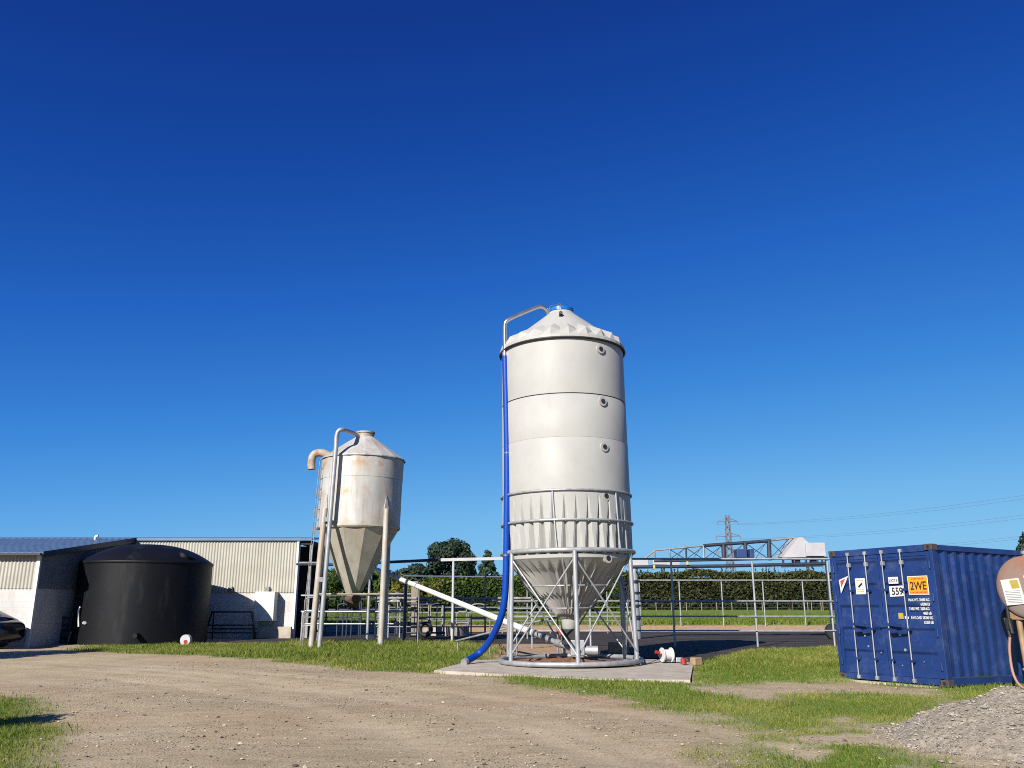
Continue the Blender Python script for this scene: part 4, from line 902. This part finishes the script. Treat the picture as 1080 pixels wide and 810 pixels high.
# cow bails: curved hoops
def hoop(px0, px1, top, Yf, bot=None):
    x0, x1 = Xp(px0, 650, Yf), Xp(px1, 650, Yf); z1 = Zp(top, Yf); z0 = 0 if bot is None else Zp(bot, Yf); r = min(.3, abs(x1 - x0) / 2)
    return smooth([(x0, Yf, z0), (x0, Yf, z1 - r), (x0, Yf, z1), (x1, Yf, z1), (x1, Yf, z1 - r), (x1, Yf, z0)], 2)
grp = 'curved pipe bails in the yard'
for i, (a, c, t, Yf, m, lb) in enumerate(((319, 333, 644, 34.6, 'galv', 'white hooped pipe gate beside the old silo ladder foot'), (321, 336, 630, 36, 'galv_dull', 'taller dull pipe hoop behind the white hooped gate'),
        (356, 366, 637, 40, 'dark_steel', 'dark pipe hoop under the old silo cone, left one'), (371, 381, 634, 40, 'dark_steel', 'dark pipe hoop under the old silo cone, right one'),
        (440, 452, 636, 40.5, 'galv_dull', 'grey pipe hoop right of the timber post'), (454, 467, 637, 40.5, 'galv_dull', 'grey pipe hoop left of the tall white pole'),
        (497, 512, 637, 42, 'galv_dull', 'grey pipe hoop just left of the blue hose'), (482, 494, 645, 42, 'galv_dull', 'low grey pipe hoop right of the tall white pole'),
        (410, 422, 633, 40, 'galv', 'pale pipe hoop right of the old silo leg'))):
    b = MB(); p = hoop(a, c, t, Yf); b.tube(p, .035, 8)
    zz = Zp(t, Yf); b.tube([(Xp(a, 650, Yf), Yf, zz * .55), (Xp(c, 650, Yf), Yf, zz * .55)], .03, 8)
    tag(b.build('pipe_hoop', M[m], root=(Xp((a + c) / 2, 650, Yf), Yf, 0)), lb, 'pipe hoop', grp)
# bail gate mechanism, dark
q = Vector((Xp(449, 650, 39.6), 39.6, 0)); t = thing('cattle_gate', 'dark pipe gate with vertical bars and tyres left of white pole', 'gate', q)
b = MB(Matrix.Translation(q))
for i in range(6): b.tube([(-.85 + .34 * i, 0, .25), (-.85 + .34 * i, 0, 1.5)], .025, 6)
b.tube([(-.9, 0, 1.5), (.9, 0, 1.5)], .04, 8); b.tube([(-.9, 0, .25), (.9, 0, .25)], .04, 8); b.build('frame', M['dark_steel'], t)
b = MB(Matrix.Translation(q)); b.ring((0, 0, 0), .26, .09, 24, 8); b.v = [Vector((p.x, q.y + (p.z - q.z), q.z + .4 + (p.y - q.y))) for p in b.v]; b.build('tyre', M['black'], t)
# posts
def pole(px, top, Yf, r, mat, name, label, cat, base=0):
    x = Xp(px, 650, Yf); b = MB(); b.tube([(x, Yf, base - .1), (x, Yf, Zp(top, Yf))], r, 10); return tag(b.build(name, M[mat], root=(x, Yf, base)), label, cat)
pole(477.3, 588.5, 33.9, .05, 'cover', 'white_pole', 'tall white pole carrying the overhead beam left of the blue hose', 'pole')
pole(388.2, 597, 35.2, .06, 'galv', 'pipe_pole', 'thin grey pole under the auger beside the old silo', 'pole')
pole(427.3, 614, 34.6, .055, 'dark_steel', 'dark_pole', 'dark thin post right of the old silo leg', 'post')
x = Xp(437.5, 630, 40); b = MB(); b.bbox(x - .16, x + .16, 39.85, 40.15, -.1, Zp(613, 40), .02); tag(b.build('timber_post', M['wood'], root=(x, 40, 0)), 'weathered square timber post behind the sloping auger', 'post')
b = MB(); a, c = P(465, 590.5, 33.9), P(532, 589, 33.9); b.bar(a, c, .10, .115); tag(b.build('overhead_beam', M['cover'], root=a), 'white beam resting on the tall white pole', 'beam')
b = MB(); b.tube([P(313, 595, 38.6), P(350, 595.5, 38), P(418, 592.5, 36), P(466, 590.3, 33.9)], .06, 8); tag(b.build('overhead_pipe', M['dark_steel'], root=P(400, 594, 37)), 'thin dark pipe running overhead from shed to white beam', 'pipe')
b = MB(); b.tube([P(425, 607.5, 44), P(530, 608.5, 44)], .035, 6); tag(b.build('sagging_cable', M['wire'], root=P(470, 608, 44)), 'dark cable stretched across the yard before the hedge', 'cable')
# water trough in the left yard
q = Vector((Xp(470, 660, 43), 43, 0)); b = MB(Matrix.Translation(q)); b.lathe([[(1.1, 0), (1.15, .45)], [(1.15, .45), (1.02, .45)], [(1.02, .45), (1.0, .2), (.02, .2)]], n=32); tag(b.build('water_trough', M['concrete'], root=q), 'low round concrete trough behind the rails left of the blue hose', 'trough')

# ------------------------------------------------------------------ backing gate gantry
GY = 38.5
gp_ = Vector((Xp(671, 660, GY), GY, 0)); pv = thing('pivot_post', 'thick grey pivot post with cap right of the tall silo', 'post', gp_)
b = MB(Matrix.Translation(gp_)); zt_ = Zp(598, GY); b.lathe([(.20, -.1), (.20, .9)], n=24); b.lathe([(.17, .9), (.17, 1.7)], n=24); b.lathe([(.20, 1.7), (.20, 2.0)], n=24); b.lathe([(.16, 2.0), (.16, zt_)], n=24); b.build('column', M['galv'], pv)
for z in (.9, 1.45, 2.0, 2.5): b = MB(Matrix.Translation(gp_)); b.lathe([[(.15, z - .05), (.235, z - .05)], [(.235, z - .05), (.235, z + .05)], [(.235, z + .05), (.15, z + .05)]], n=24); b.build('collar', M['dark_trim'], pv)
b = MB(Matrix.Translation(gp_)); b.bbox(-.3, .62, -.3, .3, zt_, zt_ + .38, .03); b.build('cap', M['cover'], pv)
gt = thing('backing_gate', 'long trussed gantry arm with blue motor box and grey hood', 'gantry', (Xp(770, 600, GY), GY, 0))
L_ = lambda px, py, dy=0: P(px, py, GY + dy)
b = MB(); b.bar(L_(688, 592.5), L_(716, 593.5), .3, .22); b.build('arm_head', M['cover'], gt)
for dy in (-.5, .5):
    b = MB(); b.tube([L_(668, 598, dy), L_(760, 597, dy), L_(870, 594.5, dy)], .075, 8); b.tube([L_(690, 592, dy), L_(830, 589.2, dy)], .05, 8); b.build('lower_chord', M['dark_steel'], gt)
b = MB(); tp = [L_(680, 589), L_(691, 580.5), L_(742, 575.5)]; b.tube(tp, .04, 8); b.tube([L_(813, 570), L_(838, 567)], .05, 8); b.build('upper_chord', M['galv_dull'], gt)
b = MB(); b.tube([L_(742, 575.5), L_(813, 570.3)], .075, 8); b.build('upper_chord', M['dark_steel'], gt)
top = lambda px: 580.5 + (px - 691) * (570.3 - 580.5) / (813 - 691)
for px, m, r_ in ((690.5, 'galv_dull', .03), (706, 'galv_dull', .04), (723.5, 'dark_steel', .04), (742, 'galv', .05), (763, 'dark_steel', .1), (786, 'dark_steel', .09), (811, 'dark_steel', .1)):
    b = MB(); b.tube([L_(px, top(px)), L_(px + .6, 591)], r_, 8); b.build('truss_post', M[m], gt)
pxs = [706, 723.5, 742, 763, 786, 811, 832]
for a, c in zip(pxs[:-1], pxs[1:]):
    b = MB(); b.tube([L_(a, top(a)), L_(c, 590)], .018, 6); b.tube([L_(c, top(c)), L_(a, 590)], .018, 6); b.tube([L_((a + c) / 2 - 2, 590), L_(c - 2, top(c))], .012, 6); b.build('truss_brace', M['dark_steel'], gt)
a = L_(775.5, 588.5); c = L_(793, 579.5); b = MB(); b.bbox(a.x, a.x + (c.x - a.x) * .58, GY - .35, GY + .25, a.z, c.z, .02); b.bbox(a.x + (c.x - a.x) * .75, c.x, GY - .35, GY + .2, a.z, c.z, .02); b.bbox(a.x + .2, c.x - .1, GY - .1, GY + .2, a.z, a.z + .25, .02)
M['motorblue'] = simple('blue_motor_paint', (.02, .05, .16), None, .5); b.build('motor_box', M['motorblue'], gt)
# hood: sloping sheet, peak and box
D = 1.2; b = MB()
hd = [(825, 588), (842, 566.8), (846, 566.3), (853, 572.5), (853, 587.5)]
b.extrude([L_(px, py, -D / 2) for px, py in hd], (0, D, 0)); b.build('hood', M['cover'], gt)
a = L_(845, 587.5); c = L_(864, 573.5); b = MB(); b.bbox(a.x, c.x, GY - D / 2 - .12, GY + D / 2 + .12, a.z, c.z, .02); b.build('hood_box', M['cover'], gt)
b = MB()
for px in (826, 838, 850, 862, 867): b.tube([L_(px, 588.5, -.5), L_(px, 597, -.5)], .05, 6)
b.bar(L_(822, 589, -.5), L_(869, 588.5, -.5), .1, .12); b.bar(L_(824, 597.5, -.5), L_(866, 596.5, -.5), .08, .08); b.bar(L_(822, 589, .5), L_(869, 588.5, .5), .1, .12)
b.tube([L_(836, 592, -.3), L_(843, 592, -.3)], .16, 10); b.tube([L_(855, 592, -.3), L_(860, 592, -.3)], .16, 10); b.build('wheel_frame', M['dark_steel'], gt)
b = MB(); x = Xp(868, 600, GY); b.tube([(x, GY - .5, Zp(588, GY)), (x, GY - .5, .35)], .08, 8); b.tube([(x - .2, GY - .5, .33), (x + .2, GY - .5, .33)], .04, 8); b.build('end_leg', M['dark_steel'], gt)
b = MB(); b.tube([(x, GY - .62, .36), (x, GY - .38, .36)], .33, 20); b.build('wheel', M['black'], gt)
for px, py in ((690, 598), (725, 594)):
    q = L_(px, py, -.62); b = MB(); b.bbox(q.x - .045, q.x + .045, q.y - .04, q.y + .04, q.z - .08, q.z + .08, .015); b.build('yellow_clip', M['yellow'], gt)
# clutter pipes behind the right silo legs
q = Vector((Xp(657, 620, 27.0), 27.0, 0)); b = MB(Matrix.Translation(q)); b.tube(smooth([(0, 0, 0), (0, 0, 2.0), (.0, 0, 2.3), (-.25, 0, 2.35)]), .05, 8); b.tube([(-.3, 0, 1.75), (.18, 0, 1.9)], .04, 8); b.tube([(-.15, 0, 2.3), (.1, 0, 2.12)], .05, 8); b.bbox(-.1, .1, -.1, .1, 1.65, 1.8, .02)
tag(b.build('water_riser', M['galv'], root=q), 'upright pipe with valves just behind the right silo legs', 'pipe')

# ------------------------------------------------------------------ pylon and wires
def lattice(loc, hgt, s=1.0):
    t = thing('power_pylon', 'distant lattice power pylon with three cross arms above gantry', 'pylon', loc)
    x0, y0, z0 = loc; b = MB(); r = .19
    def hw(z): k = z / hgt; return (3.4 - 4.4 * k if k < .5 else 1.2 - .9 * (k - .5)) * s
    lv = [hgt * k for k in (0, .14, .27, .39, .5, .58, .66, .74, .82, .90, 1.0)]
    crn = [(-1, -1), (1, -1), (1, 1), (-1, 1)]
    for z, z2 in zip(lv[:-1], lv[1:]):
        a, c = hw(z), hw(z2)
        for i, (sx, sy) in enumerate(crn):
            b.tube([(x0 + sx * a, y0 + sy * a, z0 + z), (x0 + sx * c, y0 + sy * c, z0 + z2)], r, 5)
            ux, uy = crn[(i + 1) % 4]
            b.tube([(x0 + sx * a, y0 + sy * a, z0 + z), (x0 + ux * c, y0 + uy * c, z0 + z2)], r * .7, 4); b.tube([(x0 + ux * a, y0 + uy * a, z0 + z), (x0 + sx * c, y0 + sy * c, z0 + z2)], r * .7, 4)
    b.build('tower', M['pylon'], t); tips = []
    for k, wd in ((.585, 4.9), (.76, 5.4), (.925, 4.6)):
        z = z0 + hgt * k; b = MB(); h0 = hw(hgt * k)
        for sx in (-1, 1):
            tip = Vector((x0 + sx * wd * s, y0, z)); tips.append(tip)
            for sy in (-1, 1): b.tube([(x0 + sx * h0, y0 + sy * h0, z), tip], .12, 4); b.tube([(x0 + sx * h0, y0 + sy * h0, z + hgt * .035), tip], .1, 4)
            b.tube([tip, tip - Vector((0, 0, 1.5))], .16, 5)
        b.build('cross_arm', M['pylon'], t)
    return t, tips
PY = 380.0
p0 = P(770.5, 600, PY); zt0 = Zp(543, PY)
pyl, tips = lattice((p0.x, PY, 1.0), zt0 - 1.0)
# the next pylon of the line stands out of frame to the right; wires run to its arm heights
nx_ = Vector((P(1250, 600, 260).x, 260, 0))
for i, tp_ in enumerate(tips):
    lvl = i // 2; off = (tips[i] - Vector((p0.x, PY, tips[i].z))); e = Vector((nx_.x + off.x * .6, nx_.y + off.x * .9, tips[i].z + 3.5)); s = tp_ - Vector((0, 0, 1.4)); pts = []
    for k in range(33):
        t_ = k / 32; q = s.lerp(e, t_); q.z -= 4 * 3.2 * t_ * (1 - t_); pts.append(q)
    b = MB(); b.tube(pts, .045, 4, cap=False); tag(b.build('power_line', M['wire'], root=s), 'thin power wire from the pylon across the sky to the right', 'power line', 'power lines running right from the pylon')

# ------------------------------------------------------------------ vegetation
def leaves(cen, size, tint, nrm=None, aspect=.6):
    n = len(cen); a = rng.normal(size=(n, 3)); a /= np.linalg.norm(a, axis=1, keepdims=True)
    if nrm is not None: a = a * .8 + nrm; a /= np.linalg.norm(a, axis=1, keepdims=True)
    t = np.cross(a, rng.normal(size=(n, 3))); t /= np.linalg.norm(t, axis=1, keepdims=True); bt = np.cross(a, t)
    sz = size * rng.uniform(.6, 1.4, n)[:, None]
    V = np.stack([cen - t * sz, cen - bt * sz * aspect, cen + t * sz, cen + bt * sz * aspect], 1).reshape(-1, 3)
    Fq = np.arange(n * 4).reshape(n, 4); c = np.repeat(np.stack([tint] * 3, 1), 4, 0); return V, Fq, c
def blob_points(n, blobs, fill=.55):
    w_ = np.array([b[3] ** 2 for b in blobs]); k = rng.choice(len(blobs), n, p=w_ / w_.sum()); B = np.array([b[:4] for b in blobs])[k]
    d_ = rng.normal(size=(n, 3)); d_ /= np.linalg.norm(d_, axis=1, keepdims=True); rr = (fill + (1 - fill) * rng.random(n) ** .6)[:, None]
    return B[:, :3] + d_ * rr * B[:, 3:4] * np.array([1, 1, .85]), d_, k
def tree(name, label, cat, base, blobs, n, size, mat, trunk_r, trunk_h, group=None, dark=.0):
    t = thing(name, label, cat, base, group); bl = [(b[0], b[1], b[2], b[3]) for b in blobs]
    cen, d_, k = blob_points(n, bl); tone = rng.random(len(bl))
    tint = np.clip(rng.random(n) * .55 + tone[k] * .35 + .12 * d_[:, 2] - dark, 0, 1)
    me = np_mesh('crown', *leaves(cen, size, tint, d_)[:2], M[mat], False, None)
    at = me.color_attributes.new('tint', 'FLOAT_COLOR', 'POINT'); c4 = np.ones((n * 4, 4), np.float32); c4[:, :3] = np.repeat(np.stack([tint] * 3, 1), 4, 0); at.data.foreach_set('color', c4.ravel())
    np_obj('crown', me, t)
    b = MB(Matrix.Translation(base)); b.tube([(0, 0, -.2), (0, 0, trunk_h)], trunk_r, 8, r1=trunk_r * .5)
    for bb in bl[:7]: b.tube([(0, 0, trunk_h * .6), (bb[0] * .8, bb[1] * .8, bb[2])], trunk_r * .35, 6, r1=trunk_r * .12)
    b.build('trunk', M['bark'], t); return t
def round_blobs(wd, h, z0, n, r0, seed, squash=1):
    rr = random.Random(seed); out = []
    for i in range(n):
        a = rr.uniform(0, 6.28); u = rr.uniform(-.95, 1); q = math.sqrt(max(0, 1 - u * u)) * rr.uniform(.55, 1)
        out.append((q * math.cos(a) * wd, q * math.sin(a) * wd, z0 + (u + 1) / 2 * h, r0 * rr.uniform(.7, 1.25)))
    return out
def base_at(px, Yt, z=.8): return Vector((Xp(px, 630, Yt), Yt, z))
Yt = 180; hw_ = 5.2
tree('pine_tree', 'big round dark pine standing above the hedge between the silos', 'tree', base_at(473, Yt), round_blobs(5.3, 9.9, 2.6, 60, 1.9, 3), 19000, .33, 'pine', .5, 9)
tree('pine_tree', 'lower dark tree left of the big round pine', 'tree', base_at(437, 170), round_blobs(3.8, 5.4, 1.8, 24, 1.7, 5), 7500, .34, 'pine', .4, 6)
tree('pine_tree', 'dark tree behind the old silo leg, furthest left of its row', 'tree', base_at(412, 175), round_blobs(3.2, 4.6, 1.6, 20, 1.7, 6), 6200, .34, 'pine', .4, 5)
cb = []
for i in range(26):
    k = i / 25; z = 1.2 + k * 7.4; r_ = 2.3 * (1 - k) ** .8 + .1; a = i * 2.4; cb.append((math.cos(a) * r_ * .75, math.sin(a) * r_ * .75, z, .45 + .5 * (1 - k)))
tree('conifer_tree', 'small pointed conifer behind the hedge left of the blue hose', 'tree', base_at(514, 150), [(b_[0] * 1.3, b_[1] * 1.3, b_[2] * 1.12, b_[3] * 1.2) for b_ in cb], 6500, .2, 'conif', .25, 8.8)
g_ = 'yellow green bushes in front of the dark trees'
tree('bush', 'yellow green bush low behind the auger end', 'bush', base_at(424, 95), round_blobs(1.5, 2.6, .7, 10, .8, 8), 2600, .16, 'bush', .1, 1.5, g_)
tree('bush', 'bright golden bush above the auger joint', 'bush', base_at(444, 92), round_blobs(1.2, 2.2, .6, 9, .75, 9), 2600, .16, 'bush', .1, 1.5, g_)
tree('bush', 'olive bush left of the white pole', 'bush', base_at(462, 97), round_blobs(1.3, 2.4, .8, 9, .75, 10), 2400, .16, 'bush', .1, 1.5, g_, dark=.25)
tree('leafy_tree', 'green leafy tree seen between old silo legs', 'tree', base_at(360, 90), round_blobs(2.0, 3.6, 1.2, 14, 1.0, 12), 4500, .18, 'hedge2', .18, 3)
tree('leafy_tree', 'green leafy tree seen between shed end and old silo leg', 'tree', base_at(326, 100), round_blobs(1.8, 3.0, 1.0, 12, 1.0, 13), 3500, .18, 'hedge2', .18, 3)
tree('leafy_tree', 'small green tree seen right behind the old silo cone tip', 'tree', base_at(395, 105), round_blobs(2.2, 3.8, 1.0, 14, 1.1, 14), 4500, .2, 'hedge2', .18, 3)
def hedge(name, label, px0, px1, Yh, top, thick, mat, n, size, shoots, z0=.75, seed=0):
    x0, x1 = Xp(px0, 620, Yh), Xp(px1, 620, Yh); zt_ = Zp(top, Yh - thick / 2); t = thing(name, label, 'hedge', ((x0 + x1) / 2, Yh, z0)); rl = np.array(ROOT[t.name])
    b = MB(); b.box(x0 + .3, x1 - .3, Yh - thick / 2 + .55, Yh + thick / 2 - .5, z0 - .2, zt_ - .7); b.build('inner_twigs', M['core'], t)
    m = int(n * .72); xx = rng.uniform(x0, x1, m); zz = z0 + (zt_ - z0) * rng.random(m) ** .85
    lump = (fbm(xx, zz * 1.4, 1.6, seed + 7) - .5) * 1.1
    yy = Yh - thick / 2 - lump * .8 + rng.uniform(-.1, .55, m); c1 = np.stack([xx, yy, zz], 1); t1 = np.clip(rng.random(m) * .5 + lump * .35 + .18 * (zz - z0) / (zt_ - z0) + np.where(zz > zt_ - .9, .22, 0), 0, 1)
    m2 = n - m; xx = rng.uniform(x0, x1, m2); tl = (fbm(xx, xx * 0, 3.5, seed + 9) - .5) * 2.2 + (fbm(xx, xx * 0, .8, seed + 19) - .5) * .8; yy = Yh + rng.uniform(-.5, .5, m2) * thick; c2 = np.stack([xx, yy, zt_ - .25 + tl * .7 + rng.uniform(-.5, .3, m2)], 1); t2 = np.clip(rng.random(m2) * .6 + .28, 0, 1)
    xs = rng.uniform(x0, x1, shoots); k = rng.integers(3, 8, shoots); c3 = []
    for x_, kk in zip(xs, k):
        yq = Yh + rng.uniform(-.5, .3) * thick
        for j in range(kk): c3.append((x_ + rng.normal(0, .05), yq, zt_ - .1 + j * .17))
    c3 = np.array(c3); t3 = np.clip(rng.random(len(c3)) * .5 + .35, 0, 1)
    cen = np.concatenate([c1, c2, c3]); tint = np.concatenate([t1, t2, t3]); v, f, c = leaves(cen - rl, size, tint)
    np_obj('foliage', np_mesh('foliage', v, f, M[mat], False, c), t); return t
hedge('hedge', 'long dark clipped hedge behind the yard, right of the tall silo', 640, 1230, 118, 603.5, 2.6, 'hedge', 42000, .19, 150, seed=3)
hedge('hedge', 'fresh green hedge behind the yard, left of the tall silo', 447, 652, 104, 608.5, 2.4, 'hedge2', 17000, .19, 14, seed=5)
hedge('hedge', 'low dark hedge behind the rails under the old silo', 300, 446, 106, 622, 2.2, 'hedge2', 9000, .19, 40, seed=6)
q = Vector((Xp(1088, 600, 60), 60, .2)); cb = []
for i in range(22):
    k = i / 21; z = 1.0 + k * 5.0; r_ = 1.5 * (1 - k) ** .7 + .1; a = i * 2.4; cb.append((math.cos(a) * r_ * .7, math.sin(a) * r_ * .7, z, .4 + .35 * (1 - k)))
tree('conifer_tree', 'dark conifer tip showing above the container at far right', 'tree', q, cb, 3500, .13, 'pine', .2, 6)
# field fence posts by the hedge
ff = thing('field_fence', 'low pale post fence along the foot of the long hedge', 'fence', (Xp(770, 640, 108), 108, .75))
for px in list(range(676, 900, 16)) + [836, 848, 856, 866]:
    x = Xp(px, 640, 108); b = MB(); b.tube([(x, 108, .6), (x, 108, .75 + 1.0)], .055, 6); b.build('post', M['wood'], ff)
for z in (1.15, 1.6): b = MB(); b.tube([(Xp(672, 640, 108), 108, z), (Xp(905, 640, 108), 108, z)], .012, 4); b.build('wire', M['wire'], ff)
# shrub just outside the frame whose shade falls on the near grass, and trees behind the lower left track shadow
tree('shrub', 'dense shrub beside the near grass at the left, casting shade', 'shrub', Vector((-7.85, 10.0, 0)), round_blobs(.5, 1.0, .4, 11, .38, 31), 2600, .07, 'hedge2', .05, .8)
tree('leafy_tree', 'leafy tree left of the track, casting shade over it', 'tree', Vector((-19.4, 20.6, 0)), round_blobs(1.6, 3.6, 1.7, 26, .95, 33), 9000, .13, 'hedge2', .16, 3.4)
